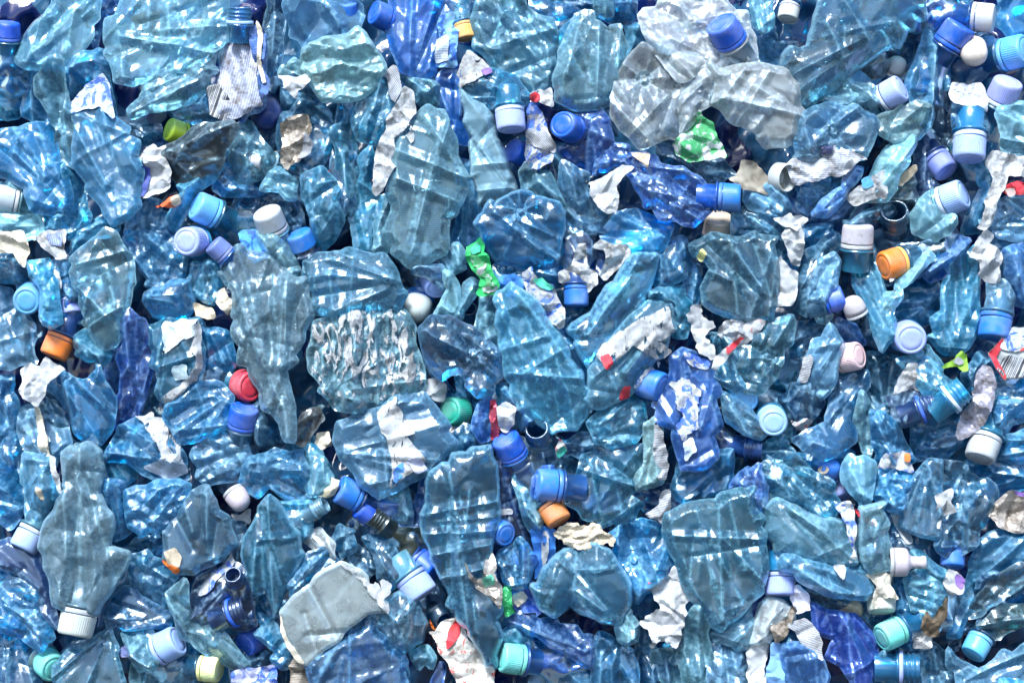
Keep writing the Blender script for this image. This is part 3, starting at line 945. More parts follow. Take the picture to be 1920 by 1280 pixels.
B('a', 4, 'mint', '1690,280 1800,230 1905,215 2000,160 2090,280 2150,380 2100,450 2000,550 1900,560 1800,560 1740,470 1680,380', 'pale mint crumpled bottle with faded red print near the top', haze=.6, **CRK,
  lab=[('1690,300 1730,290 1735,330 1705,345', 'maroon', 'plain', dict(dz=.006)), ('1745,425 1850,400 1860,440 1770,460', 'red', 'plain', dict(dz=.006))])
B('a', 4, 'mint', '1560,415 1580,370 1640,330 1680,360 1690,420', 'small pale mint bottle end above a white torn scrap', haze=.7)
S('a', 5, 'white', 'plain', '1550,420 1620,425 1700,412 1725,440 1700,480 1660,500 1650,545 1625,520 1590,490', 'white torn paper scrap under the small mint bottle end')
B('a', 2.8, 'teal', '1575,480 1640,540 1690,480 1780,560 1840,640 1870,780 1820,780 1700,570 1590,640', 'teal bottle running down below the white torn scrap')
K('a', 3, 1490, 640, 185, 60, 45, 'navy', 'bottle with shiny navy rounded cap in the dark hole near the top', 'navy', kind='dome', ring=False)
K('a', 3, 975, 735, 140, 200, 55, 'lime', 'bottle with lime green cap peeking above a smoky black bottle', 'dark', kind='smooth')
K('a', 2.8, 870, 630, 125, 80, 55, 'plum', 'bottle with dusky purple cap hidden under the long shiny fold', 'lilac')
B('a', 4.6, 'smoke', '915,860 990,800 1060,740 1150,700 1310,690 1340,720 1280,800 1240,900 1180,950 1060,1000 990,1020 940,930', 'smoky black bottle twisted like a wrapper', mat='pet', sl=.4, pleat=[(920,860,1320,700,.006), (960,850,1200,900,.004), (940,870,1080,990)], haze=.5, dirt=.6)
S('a', 5.2, 'white', 'plain', '795,840 850,805 870,830 920,810 915,870 945,960 940,1040 900,1070 850,1080 800,1105 810,1040 830,940 800,900', 'white torn label left of the smoky black bottle', marks=[('790,930 830,935 820,1040 790,1095 782,1000', (.02,.06,.35), 'plain', dict(dz=.002))])
S('a', 4.8, (.70,.13,.04), 'plain', '862,1150 940,1110 990,1090 1003,1130 970,1152 900,1153', 'small orange red scrap below the white torn label', marks=[('955,1108 992,1090 1003,1130 970,1150', 'beige', 'plain', dict(dz=.002))])
B('a', 3.4, 'sky', '1250,830 1275,850 1250,930 1190,1010 1080,1100 1000,1230 940,1290 925,1250 1000,1120 1000,1040 1130,990', 'sky blue bottle edge running diagonally under the smoky black bottle', aniso=3, ang=.8, haze=.4)
B('a', 3.4, 'grey', '1320,700 1400,690 1470,800 1520,860 1530,930 1450,1000 1330,1010 1285,930 1290,830', 'dusty clear bottle with small white ribbed cap inside right of the smoky black bottle', cap=(1440, 900, 100, 12, 78, 'white', dict(up=.006)), haze=.3)
B('a', 3.2, 'teal', '1580,640 1700,570 1800,620 1835,760 1810,900 1760,1000 1700,980 1600,930 1560,800', 'teal bottle wrapped round a silvery dirty label')
S('a', 5, (.42,.38,.33), 'foil', '1560,690 1640,650 1720,640 1735,720 1700,830 1660,900 1600,940 1565,900 1580,800', 'dirty silver brown label crumpled against a teal bottle', dirt=1.3, marks=[('1700,740 1740,800 1720,850 1660,880 1690,830', 'white', 'stripe', dict(dz=.003, uvang=60))])
K('a', 4, 1135, 1165, 178, 205, 62, 'sky', 'bottle with bright sky blue smooth cap right of the white torn label', 'sky', kind='smooth')
B('a', 3.2, 'azure', '1190,1050 1250,900 1290,940 1330,1010 1450,1010 1460,1080 1330,1090 1240,1090', 'azure bottle piece above the bright sky blue cap')
B('a', 4, 'grey', '1460,1060 1560,940 1650,1010 1650,1110 1560,1065', 'pale grey folded corner above a whitish cap', **FLAT)
B('a', 2.4, 'dark', '1330,1090 1460,1080 1560,1070 1650,1110 1700,1280 1600,1330 1400,1330 1300,1180', 'dark teal bottle behind the whitish cap')
B('a', 4, 'sky', '1690,1000 1800,940 1860,1000 1900,1080 1915,1230 1860,1330 1800,1390 1740,1330 1710,1130', 'sky grey bottle with dark print showing inside', lab=[('1800,1080 1850,1060 1860,1220 1790,1240', (.1,.14,.25), 'text', dict(dz=-.002))])
B('a', 3, 'sky', '1860,720 1960,690 2000,870 2030,1080 2000,1290 1920,1200 1890,1000', 'sky blue upright bottle with a red printed star', aniso=2.5, lab=[('1835,960 1880,950 1885,1005 1860,1000 1840,985', 'red', 'plain', dict(dz=.006))])
B('a', 3, 'azure', '740,1230 840,1110 900,1130 950,1200 930,1290 900,1400 760,1420 700,1290', 'azure crinkled bottle below the orange red scrap', **CRK)
B('a', 2, 'blue', '820,800 930,710 930,840 900,830 850,800', 'deep blue bottle wall beside the lime green cap')
B('a', 2, 'dark', '640,650 740,670 880,650 900,760 820,810 780,790 720,710', 'dark teal bottle right of the light blue neck label')
B('a', 2.6, 'teal', '1520,900 1600,950 1690,1000 1700,1130 1640,1020 1560,930 1480,1010', 'teal bottle shoulder beneath the silver brown label')
B('a', 3, 'dark', '1470,790 1530,750 1570,880 1540,960 1530,860', 'thin dark bottle wall right of the dusty clear bottle')

# ---- top middle
K('b', 3.4, 215, 85, 150, 200, 58, 'cobalt', 'bottle with shiny cobalt cap at the top edge left of a deep blue bottle', 'blue', kind='smooth')
K('b', 3, 35, 50, 110, -90, 65, 'blue', 'bottle with mid blue cap cut by the top edge above the mint bottle', 'blue', kind='smooth')
B('b', 3.4, 'blue', '280,20 560,20 640,30 600,120 530,250 520,380 480,440 400,430 340,400 290,290 260,180 270,80', 'deep blue translucent bottle dented at its middle near the top', haze=.3, sl=.45)
S('b', 4.4, (.22,.5,.82), 'blue', '540,110 600,70 645,60 650,150 640,300 640,360 560,372 530,360 525,260', 'light blue label with small print left of the ribbed tan cap', marks=[('533,225 590,190 596,330 530,350', 'paleblue', 'stripe', dict(uvang=0))], uvang=10)
K('b', 3.6, 695, 185, 125, 78, 80, 'tan', 'bottle with ribbed tan cap pointing down near the top', 'grey')
B('b', 4.4, 'grey', '730,110 800,30 930,10 1030,50 1100,100 1180,110 1200,200 1180,400 1160,520 1050,545 960,430 850,370 740,260', 'big pale grey bottle badly crumpled right of the tan cap', haze=.5, mat='crinkle', fs=.021, sl=.55, fine=.8)
B('b', 4.7, 'pale', '1310,90 1400,70 1480,180 1560,140 1590,250 1570,400 1540,550 1450,600 1300,610 1200,560 1190,480 1220,350 1260,200', 'pale blue grey bottle with torn jagged top beside the white starred base', haze=.42, sl=.5, pleat=[(1330,120,1260,420,.004), (1560,160,1540,500)])
B('b', 3.4, 'sky', '1190,300 1200,200 1290,110 1320,90 1250,250 1210,380 1170,480', 'sky blue shiny fold between two crumpled grey bottles at top', haze=.4)
B('b', 2.2, 'dark', '1030,20 1300,15 1480,15 1660,20 1640,110 1560,150 1480,110 1310,90 1180,110 1060,60', 'dark teal bottle lying along the top edge')
B('b', 3.4, 'pale', '1400,10 1530,10 1510,90 1460,95 1420,70', 'small bright clear bottle end at the top edge', haze=.3)
B('b', 2.2, 'sky', '1590,150 1660,140 1700,210 1640,290 1590,330', 'sky blue piece left of the white bag at the top')
B('b', 4.2, 'white', '1660,100 1690,60 1760,50 1905,20 2050,30 2200,60 2310,200 2320,330 2260,390 2150,400 2000,390 1870,460 1770,330 1700,220', 'large white crumpled bag holding a cobalt cap at the upper right', haze=.6, mat='crinkle', fs=.021, sl=.6, fine=.8, cap=(2140, 170, 195, -128+0, 58, 'cobalt', dict(kind='smooth', up=.012)))
B('b', 5, 'white', '1510,560 1540,440 1600,330 1680,250 1780,330 1850,430 1905,560 1910,740 1780,780 1650,810 1560,720 1510,640', 'whitish bottle base with star creases over the deep cobalt bottle', star=(1690, 440, 190), haze=.5, sl=.35)
B('b', 5, 'sky', '660,480 700,440 830,390 880,400 970,430 1050,540 1030,570 850,605 740,560', 'sky blue bottle shoulder with pale lilac cap pointing down and grubby white neck label', cap=(945, 680, 172, 84, 78, 'lilac', dict(up=.006, ringcol='paleblue')), sl=.5,
  lab=[('650,425 680,340 710,290 790,345 840,395 760,440 700,470 660,492', 'white', 'plain', dict(dz=.009, dirt=1.0)), ('785,405 825,388 838,408 800,428', 'purple', 'plain', dict(dz=.013))])
B('b', 4, 'milky', '665,500 740,560 840,610 860,760 930,900 970,1030 980,1085 900,1110 770,1140 750,1000 720,800 700,640', 'milky grey upright bottle covered in droplets beside the lilac cap', mat='wet', sl=.12, fine=.3, fs=.03, T=.014, edge=.02, pleat=[(735,930,910,915,.0025), (760,1070,960,1048,.0025)], haze=.7)
K('b', 3.4, 985, 850, 150, 200, 50, 'cobalt', 'bottle with dark cobalt cap under the pale lilac cap', 'navy', kind='smooth')
S('b', 4.9, 'white', 'blue', '1040,570 1075,580 1110,610 1150,720 1200,830 1170,900 1090,940 1030,890 1035,780 1030,700', 'white and blue foil label between the lilac cap and the bright cobalt cap', dirt=.8, marks=[('1040,770 1130,720 1195,810 1190,850 1080,810', 'white', 'stripe', dict(uvang=50))])
B('b', 4.4, 'cobalt', '1340,640 1440,600 1490,680 1510,790 1420,900 1400,970 1300,910 1210,830 1300,790', 'cobalt bottle with bright smooth cobalt cap facing up', cap=(1255, 705, 172, 195, 32, 'cobalt', dict(kind='smooth', up=.008)), sl=.5)
S('b', 5.2, 'white', 'plain', '1060,520 1110,495 1130,510 1170,490 1185,590 1130,570 1060,560', 'white scrap with red corner below the badly crumpled grey bottle', marks=[('1056,535 1085,515 1104,530 1096,560 1060,558', 'red', 'plain', {})])
B('b', 4.8, 'pale', '300,720 380,660 480,590 570,620 635,770 640,860 705,990 700,1060 640,1190 590,1290 580,1410 470,1470 400,1500 330,1440 250,1320 290,1180 280,1000 290,850', 'large pale flat bottle folded into a diamond with two pleats and a blue label inside', T=.008, edge=.008, sl=.2, fine=.4, fs=.03, pleat=[(300,840,690,995,.004), (310,1000,655,1130,.004), (460,640,690,1000,.003)], haze=.42,
  lab=[('330,1150 560,1090 560,1330 330,1360', (.25,.42,.68), 'text', dict(dz=-.001, sl=.15))])
S('b', 6, 'white', 'plain', '350,480 400,510 405,600 365,690 290,760 310,880 270,960 230,1060 190,1090 175,1050 190,870 250,720 270,640 330,540', 'long white torn paper strip with a dirty tip', dirt=.9, step=3.2)
S('b', 6, 'white', 'plain', '365,690 382,700 405,775 390,792 372,760', 'tiny white paper curl on the folded diamond bottle', step=3)
B('b', 3.4, 'sky', '130,460 210,400 290,480 290,600 250,700 200,810 100,780 75,720 100,560', 'sky blue crinkled bottle with a whitish ring band at its top', **CRK, lab=[('220,400 290,370 325,440 335,500 300,570 270,480', 'white', 'stripe', dict(dz=.012, uvang=55, sl=.2))])
B('b', 3.2, 'blue', '540,430 650,370 660,640 700,700 710,800 640,790 600,720 560,600', 'blue bottle wall left of the milky grey upright bottle', sl=.4)
B('b', 3, 'grey', '320,420 530,440 545,560 520,600 450,590 400,500', 'dusty grey bottle above the folded diamond bottle', haze=.5)
B('b', 3, 'dark', '-10,560 80,540 70,700 80,870 70,1100 -10,1250 -60,1100 -50,800', 'dark teal upright bottle left of the long white torn strip', aniso=2.6)
B('b', 3.4, 'sky', '100,900 165,820 175,1090 225,1100 180,1280 150,1420 80,1420 60,1250', 'sky blue narrow bottle beneath the tip of the white torn strip', aniso=2.6)
B('b', 3.4, 'grey', '190,1110 280,1080 285,1180 240,1310 260,1400 180,1400', 'grey narrow bottle left of the blue inside label')
B('b', 2.6, 'azure', '640,880 700,900 770,1200 790,1330 680,1420 600,1400 650,1200', 'azure bottle in the gap right of the folded diamond bottle', aniso=2.6)
B('b', 4.6, 'azure', '770,1210 830,1120 950,1085 1060,1080 1160,1120 1235,1190 1225,1320 1210,1440 1180,1500 1000,1500 870,1460 790,1340', 'azure bottle base with star creases in the middle', star=(1000, 1180, 150), sl=.3, haze=.34, **dict(T=.012, edge=.02))
B('b', 4.2, 'grey', '1000,960 1030,910 1110,960 1200,1060 1230,1200 1150,1110 1020,1075', 'grey folded bottle flap above the azure starred base', sl=.4)
B('b', 4, 'lilac', '1215,1180 1230,900 1330,960 1390,1080 1440,1180 1530,1190 1490,1290 1290,1290', 'lilac bottle under the white ragged star-shaped scrap', mat='wet')
S('b', 6, 'white', 'plain', '1370,1010 1440,1000 1520,960 1570,920 1630,935 1580,970 1530,1040 1545,1090 1535,1180 1490,1190 1440,1150 1390,1080', 'white ragged star-shaped paper scrap at centre', dirt=.5)
B('b', 5, 'cobalt', '1410,980 1430,900 1500,800 1600,815 1700,850 1760,880 1905,940 2000,1000 2080,1050 2090,1140 2000,1230 1905,1250 1820,1230 1700,1160 1620,1000 1570,920 1480,950', 'deep cobalt bottle crushed to shiny facets with a cobalt cap at its right end', mat='smooth', sl=.75, fs=.021, fine=.8, haze=.3, cap=(2180, 1103, 170, 4, 82, 'blue', dict(kind='smooth', up=.004)))
S('b', 5.9, 'beige', 'plain', '1620,850 1720,860 1710,930 1660,890', 'small dirty beige scrap on the deep cobalt bottle', dirt=1.2)
B('b', 3.8, 'azure', '1540,1190 1640,1170 1800,1240 1830,1300 1800,1380 1740,1420 1640,1430 1500,1390 1450,1300', 'azure bottle below the deep cobalt bottle', sl=.45, haze=.4)
B('b', 2.4, 'dark', '1180,600 1320,610 1500,600 1540,760 1500,690 1440,610 1340,640', 'dark bottle under the pale jagged bottle behind the cobalt cap')
B('b', 2.4, 'teal', '1100,940 1200,840 1240,900 1220,1060 1200,1060 1130,960', 'teal bottle wall right of the white and blue foil label')
B('b', 2.4, 'dark', '1760,780 1910,760 2000,860 2120,900 2200,980 2080,1040 1900,930 1770,880', 'dark teal bottle under the green label scrap')

# ---- top right
B('c', 4.9, 'white', '150,350 200,400 330,370 410,360 580,390 650,470 650,600 640,760 600,800 500,810 420,770 300,690 210,600 190,460', 'white flat bottle folded along diagonal creases at the upper right', haze=.55, sl=.25, fs=.026, T=.008, edge=.008, pleat=[(480,400,300,690,.003), (340,390,220,560,.003), (220,420,420,770)])
B('c', 4.4, 'white', '-30,350 190,380 190,480 180,520 100,610 -10,750 -40,600', 'white bottle fold left of the diagonal creased white bottle', haze=.5, sl=.4)
S('c', 5.3, 'white', 'green', '-50,800 0,740 100,610 170,690 190,760 230,820 240,880 150,890 40,900 -10,870', 'green and white crinkled label under the white bottles', sl=.7, dirt=.3, step=3.2)
B('c', 3, 'grey', '340,10 480,10 500,150 440,190 400,130', 'small crumpled clear bottle right of the white bag at the top', **CRK)
K('c', 3.2, 590, 80, 125, 105, 70, 'grey', 'bottle with dull grey cap pointing down at the top edge', 'dark')
B('c', 2.4, 'azure', '420,210 520,180 640,240 600,300 550,370 540,400 430,350', 'azure bottle under the dull grey cap')
B('c', 4.6, 'grey', '870,20 1350,10 1345,110 1280,170 1170,250 1080,300 950,400 820,520 700,600 650,590 630,450 550,370 560,310 650,280 720,180', 'big smooth grey bottle with rib lines lying diagonally at the top right', col=(.42,.60,.68), mat='wet', sl=.16, fine=.3, fs=.035, T=.022, edge=.034, pleat=[(880,30,1050,300,.0035), (780,140,900,400,.0035)], haze=.42, lab=[('905,240 935,250 930,295 910,285', 'maroon', 'plain', dict(dz=.002))])
B('c', 3.4, 'teal', '1440,60 1445,200 1480,370 1475,500 1400,500 1390,600 1380,680 1300,780 1250,600 1250,450 1320,300 1370,170', 'teal upright film folded left of a cobalt cap at the top right', aniso=2.6, ang=1.5, pleat=[(1390,130,1385,660,.004)], haze=.4)
B('c', 2.6, 'dark', '1070,310 1180,250 1290,170 1330,290 1260,440 1220,330 1130,300', 'dark dusty bottle under the big smooth grey bottle', dirt=.8)
K('c', 4, 1525, 185, 185, -58, 70, 'cobalt', 'bottle with cobalt cap tipped beside a sideways white cap at the top right', 'azure', kind='smooth', neck='blue')
K('c', 3.6, 1690, 100, 168, 8, 70, 'white', 'bottle with white cap lying sideways at the top right', 'blue', kind='smooth')
LC('c', 3.9, 1625, 298, 158, 95, 38, 'pink', 'translucent whitish cap with pink centre below a white cap at the top right', kind='dome')
K('c', 2.8, 1720, 280, 128, 60, 45, 'sky', 'bottle with shaded blue cap behind the translucent pinkish cap', 'azure', kind='smooth')
K('c', 3.8, 1865, 290, 190, -10, 48, 'sky', 'bottle with ribbed bright blue cap at the right edge near the top', 'azure')
K('c', 4, 1800, 500, 190, -72, 58, 'lilac', 'bottle with ribbed lilac cap near the right edge at the top', 'sky', ringcol='paleblue')
B('c', 3, 'azure', '1740,20 1905,20 1905,190 1820,210 1780,160', 'azure bottle in the top right corner', sl=.3)
B('c', 3, 'teal', '1480,20 1580,20 1600,60 1540,120 1450,70', 'dark teal bottle at the top edge left of the sideways white cap')
B('c', 4, 'teal', '1000,640 1020,560 1090,560 1140,630 1060,690', 'small bottle with ribbed lilac cap tilted right in the upper right', cap=(1180, 515, 178, -30, 62, 'lilac', dict(ringcol='paleblue')))
K('c', 2.8, 1190, 370, 118, -70, 60, 'grey', 'bottle with dirty grey white cap above the tilted lilac cap', 'dark', kind='dome')
B('c', 3.2, 'smoke', '980,380 1060,310 1140,330 1150,370 1120,420 1060,440', 'smoky crumpled piece left of the dirty grey white cap', haze=.3)
B('c', 4.4, 'pale', '770,530 840,450 930,440 980,520 960,560 900,590 820,575', 'pale shiny bottle corner above the lilac flat base', sl=.5)
B('c', 4, 'grey', '950,480 1060,490 1100,560 1080,620 1000,630 960,560', 'grey crumpled bottle piece left of the tilted lilac cap', **CRK)
B('c', 4.9, 'lilac', '650,680 720,610 800,580 870,600 950,590 1020,640 1080,680 1060,780 1020,870 900,890 700,900 620,880 625,780', 'flat grey lilac bottle base above a dirty white label', haze=.45, T=.007, edge=.006, star=(840, 740, 180), sl=.18)
B('c', 4.4, 'mint', '1080,740 1080,660 1180,630 1300,570 1390,600 1350,720 1250,780 1190,795', 'greenish pale film right of the flat lilac base', haze=.4, dirt=.6, sl=.4)
S('c', 5.6, 'white', 'text', '585,920 680,830 760,870 860,810 930,840 1030,890 960,910 940,940 870,980 700,1010 620,1020', 'dirty white crumpled label under the flat lilac base', dirt=1.0, sl=.6, marks=[('765,822 832,822 828,858 768,852', (.06,.08,.2), 'plain', dict(dz=.006))])
B('c', 3.6, 'lilac', '630,1040 740,1010 860,980 900,1000 850,1090 760,1170 700,1190 650,1110', 'grey lilac bottle with inside print below the dirty white label', lab=[('720,1020 830,1000 810,1060 740,1080', 'paleblue', 'text', dict(dz=0))])
B('c', 4.6, 'blue', '960,930 1005,940 985,990 920,1070 850,1170 800,1210 720,1200 760,1140 850,1070', 'blue translucent bottle rolled into a diagonal tube at the right', aniso=2.6, col=(.25,.54,.86))
B('c', 4, 'pale', '1050,1000 1100,880 1150,820 1290,760 1250,900 1180,1060 1130,1120 1000,1120', 'pale folded bottle beside a white label at the right', haze=.5, dirt=.5)
S('c', 5, 'white', 'plain', '920,1110 980,1040 1060,990 1125,950 1135,1050 1130,1110 1040,1115 960,1145', 'white label on the pale folded bottle right of the blue diagonal tube', dirt=.8, marks=[('1000,1010 1040,985 1060,1030 1010,1050', 'sky', 'plain', {})])
S('c', 5, (.52,.48,.36), 'stripe', '260,1000 350,900 400,900 500,990 580,1060 570,1130 540,1165 500,1080 400,1060 340,1050', 'tan finely striped label above a blue capped bottle', uvang=30, dirt=1.0, sl=.3)
LC('c', 4.4, 555, 990, 165, 15, 38, 'white', 'upturned translucent white cap right of the tan striped label', kind='open')
B('c', 3.6, 'lilac', '350,1060 480,1020 560,1090 600,1170 540,1210 480,1175 370,1160', 'lilac blue bottle wall below the tan striped label', haze=.5)
K('c', 2.8, 200, 1250, 165, -85, 50, 'pink', 'bottle with pinkish white cap shaded below the deep cobalt bottle', 'sky', kind='smooth')
B('c', 4, 'teal', '280,1200 360,1150 480,1160 560,1230 640,1330 620,1420 560,1500 500,1320 280,1310', 'teal clear bottle below the tan striped label')
S('c', 5.2, 'white', 'plain', '510,1220 610,1185 620,1210 710,1218 690,1240 640,1285 600,1260', 'white paper scrap like a small bow')
S('c', 5, 'white', 'plain', '590,1270 650,1250 680,1300 670,1420 660,1480 620,1470 590,1390 560,1330', 'crumpled whitish film hanging under the bow-like scrap', sl=.7, dirt=.7)
B('c', 4.4, 'azure', '1510,580 1690,580 1700,700 1695,770 1530,755 1505,650', 'azure bottle with foil neck label and ribbed lilac cap pointing down at the right', cap=(1600, 835, 198, 95, 78, 'lilac', dict(up=.006, ringcol='paleblue')), sl=.6, fs=.012,
  lab=[('1480,530 1500,470 1560,475 1660,465 1692,560 1690,625 1640,585 1510,585', (.75,.8,.88), 'foil', dict(dz=.008, sl=.9, fs=.007))])
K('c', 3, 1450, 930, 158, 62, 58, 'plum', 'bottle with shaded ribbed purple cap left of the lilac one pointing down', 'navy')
B('c', 4, 'pale', '1330,1120 1430,1060 1440,1170 1510,1210 1480,1300 1400,1340 1290,1300', 'clear bottle with pale blue cap leaning right', cap=(1520, 1100, 190, -22, 60, 'pale', dict(ringcol='paleblue')), sl=.5, haze=.5)
S('c', 5.9, 'white', 'plain', '1740,840 1800,850 1905,900 1940,980 1830,975 1800,1050 1750,1130 1730,1220 1690,1285 1650,1270 1690,1150 1730,1040 1710,900', 'long white dirty torn paper near the right edge', dirt=.9)
B('c', 4.6, 'pale', '1750,640 1840,570 1905,600 1905,900 1800,850 1780,740', 'pale bottle at the right edge under the lilac capped one', haze=.45)
S('c', 6, 'red', 'plain', '1795,1060 1825,1030 1860,1020 1885,1080 1860,1078 1840,1090', 'small red curled scrap at the right edge', marks=[('1810,1055 1850,1050 1862,1078 1835,1092', 'pink', 'plain', {})])
B('c', 4.2, 'lilac', '1760,1130 1850,1090 1905,1110 1905,1300 1870,1380 1740,1300', 'lilac bottle at the right edge below a red curled scrap', haze=.5)
B('c', 3.2, 'teal', '1560,920 1700,920 1720,1030 1680,1150 1650,1290 1560,1300 1620,1150 1640,1000', 'teal bottle between the lilac cap and the long white torn paper', haze=.35)
B('c', 2.6, 'navy', '1300,810 1340,750 1400,880 1370,1000 1420,1040 1340,1110 1290,1030', 'navy bottle wall left of the shaded purple cap', mat='smooth')
B('c', 2.2, 'dark', '1390,520 1470,510 1500,620 1500,760 1430,860 1390,760', 'dark teal bottle left of the foil neck label', aniso=2)
NK('c', 3.2, 1185, 1235, 175, -110, 35, 'dark teal open bottle neck facing up at the right', 'dark')
B('c', 4, 'sky', '890,1350 1060,1350 1070,1450 1130,1640 1170,1800 1170,1890 1100,1960 1070,1870 1010,1740 960,1530 920,1430', 'sky blue crumpled bottle with ribbed white cap pointing up', cap=(977, 1305, 180, -88, 78, 'white', dict(up=.005)), sl=.5, aniso=2, haze=.5)
B('c', 3.6, 'teal', '890,1240 1000,1190 1120,1140 1195,1130 1195,1180 1080,1230 920,1275', 'teal clear film strip above the ribbed white cap')
B('c', 2.4, 'blue', '590,1130 640,1060 700,1190 760,1230 850,1200 930,1130 900,1230 860,1300 760,1340 640,1260', 'deep blue bottle in the gap below the diagonal tube')
S('c', 5, 'beige', 'plain', '1210,1010 1245,960 1300,920 1305,945 1270,1000 1220,1030', 'small beige torn curl at the right', dirt=.8)
B('c', 3, 'smoke', '1130,1120 1190,1050 1280,960 1300,1110 1290,1160 1190,1150', 'dark dusty bottle film beneath the beige torn curl', haze=.3)

# ---- middle left
S('d', 5, 'cream', 'plain', '-10,50 30,0 120,10 150,120 130,210 100,180 70,130 30,110', 'beige white torn label at the left edge', dirt=.6)
S('d', 5, 'white', 'plain', '200,50 260,0 350,0 360,60 340,110 360,160 310,165 270,120 240,100', 'dirty curled white label stuck round a lilac ring at left', dirt=1.1, sl=.8, marks=[('255,30 330,20 340,90 290,80', 'lilac', 'stripe', dict(uvang=90))])
B('d', 3, 'teal', '0,120 70,130 140,200 130,300 60,290 0,270', 'teal bottle at the left edge above the face-on sky blue cap')
B('d', 3.4, 'dark', '80,280 130,230 200,260 240,330 200,330 100,340', 'dark bottle piece right above the face-on sky blue cap')
K('d', 4, 160, 390, 170, 100, 14, 'sky', 'bottle with ribbed sky blue cap seen face-on near the left edge', 'azure')
B('d', 4.8, 'sky', '150,180 260,170 300,260 330,430 350,520 300,545 260,525 230,330 170,250', 'pale sky film strip between the sky blue cap and a lilac cap', aniso=2.4, haze=.45)
B('d', 3.8, 'azure', '290,180 390,190 430,330 440,390 340,400 320,300', 'azure bottle with small lilac cap pointing down at left', cap=(400, 440, 122, 80, 74, 'lilac', {}), lab=[('310,220 345,260 355,330 330,310', 'white', 'plain', dict(dz=.008))])
B('d', 5, 'pale', '400,170 470,100 560,30 650,20 700,120 740,200 745,300 715,430 690,560 640,650 580,665 500,580 460,520 455,350 430,320 400,240', 'big pale crushed bottle with bright folded bottom left of the cobalt twisted bottle', haze=.36, sl=.45, pleat=[(450,330,600,480,.004), (430,200,700,120,.003), (500,540,690,430,.004)])
B('d', 3, 'lilac', '0,300 50,340 100,430 180,540 190,600 170,650 200,740 110,750 60,775 0,700', 'grey lilac folded bottle at the left edge above the orange cap', sl=.55)
K('d', 4, 315, 665, 170, 112, 78, 'orange', 'bottle with orange cap pointing down at left', 'navy', kind='smooth')
S('d', 5.6, 'white', 'plain', '100,790 150,745 220,770 240,715 300,750 355,780 300,830 250,860 240,920 200,990 150,940 110,910 120,850', 'white crumpled paper under the orange cap', sl=.9, dirt=.4)
B('d', 4, 'azure', '250,880 330,790 420,830 470,850 560,750 590,850 645,980 635,1080 560,1195 470,1185 405,1130 390,1010 330,950', 'shiny azure bottle with rounded shoulder right of the white crumpled paper', mat='smooth', sl=.55, fs=.022, haze=.3)
B('d', 4, 'sky', '400,620 480,560 560,660 610,690 575,760 500,730 430,700', 'sky blue bottle fragment right of the orange cap', sl=.55)
B('d', 4, 'cobalt', '740,450 790,500 830,560 850,680 840,800 810,900 775,1010 700,1100 640,1115 635,960 680,820 660,720 690,620', 'cobalt bottle twisted upright like a leaf at left', mat='smooth', sl=.7, fs=.019, aniso=2.6, haze=.35)
B('d', 3, 'azure', '-10,790 70,820 90,950 110,1060 105,1230 90,1330 0,1330', 'azure bottle at the left edge below the crumpled white paper', **CRK)
B('d', 3.6, 'lilac', '120,1000 200,980 290,960 330,1050 395,1190 360,1260 250,1280 160,1230 110,1120', 'grey lilac narrow bottle strips below the crumpled white paper', aniso=2.6)
S('d', 4.6, 'cream', 'plain', '200,980 225,1010 240,1080 262,1150 292,1290 268,1290 230,1220 212,1100', 'thin brownish paper strip at the lower left', dirt=.9)
B('d', 3.2, 'azure', '690,50 760,10 900,0 980,60 1040,160 1010,290 900,330 820,310 780,200', 'azure crumpled bottle left of a face-on lilac cap', **CRK)
K('d', 5, 1060, 68, 178, 170, 16, 'lilac', 'bottle with ribbed lilac cap seen face-on left of the middle', 'sky')
B('d', 5, 'milky', '1220,240 1290,130 1350,90 1450,140 1560,190 1650,280 1735,430 1695,560 1640,700 1590,780 1645,1180 1600,1175 1570,1080 1520,1020 1460,930 1400,820 1330,750 1350,650 1300,600 1320,500 1310,340 1260,300', 'long grey wrinkled bottle hanging down with purple grey cap at its upper left', cap=(1215, 105, 135, 222, 74, 'plum', dict(neck='blue')), haze=.4, dirt=.4, mat='crinkle', aniso=3, ang=1.35, sl=.5, fs=.019, pleat=[(1560,760,1620,1170,.006), (1400,330,1500,760,.004), (1600,300,1560,760,.005), (1320,330,1400,560,.004)],
  lab=[('1330,25 1430,0 1500,145 1420,190 1350,120', 'sky', 'blue', dict(dz=-.002))])
B('d', 4.2, 'pale', '1440,20 1580,10 1605,80 1650,180 1645,290 1560,190 1490,120', 'clear bottle with whitish cap pointing up left of the middle', cap=(1502, -58, 172, 252, 58, 'white', dict(kind='smooth', up=.006)), haze=.4)
K('d', 4.2, 1680, 60, 158, 250, 66, 'blue', 'bottle with cobalt cap above the flat sky grey bottle', 'navy', kind='smooth', ring=False)
B('d', 4, 'azure', '805,400 815,360 870,330 900,345 940,300 1055,290 1075,400 1040,490 970,515 860,485', 'bubble-shaped bright azure bottle left of the middle', mat='smooth', T=.013, edge=.02, sl=.3)
B('d', 4, 'sky', '1080,190 1170,180 1225,260 1215,390 1140,400 1070,340', 'crinkled clear sky blue piece under a purple grey cap', **CRK)
K('d', 3, 1260, 495, 142, 85, 45, 'navy', 'bottle with navy cap under a dirty torn scrap left of the middle', 'navy', kind='smooth')
S('d', 4.6, 'cream', 'plain', '1200,400 1215,350 1250,330 1270,380 1315,410 1265,470 1230,430', 'dirty whitish scrap on the navy cap', dirt=1.1, sl=.8)
S('d', 4.4, 'beige', 'plain', '1065,410 1180,440 1200,490 1160,500 1100,480', 'beige torn scrap right of the bubble-shaped azure bottle', dirt=.7)
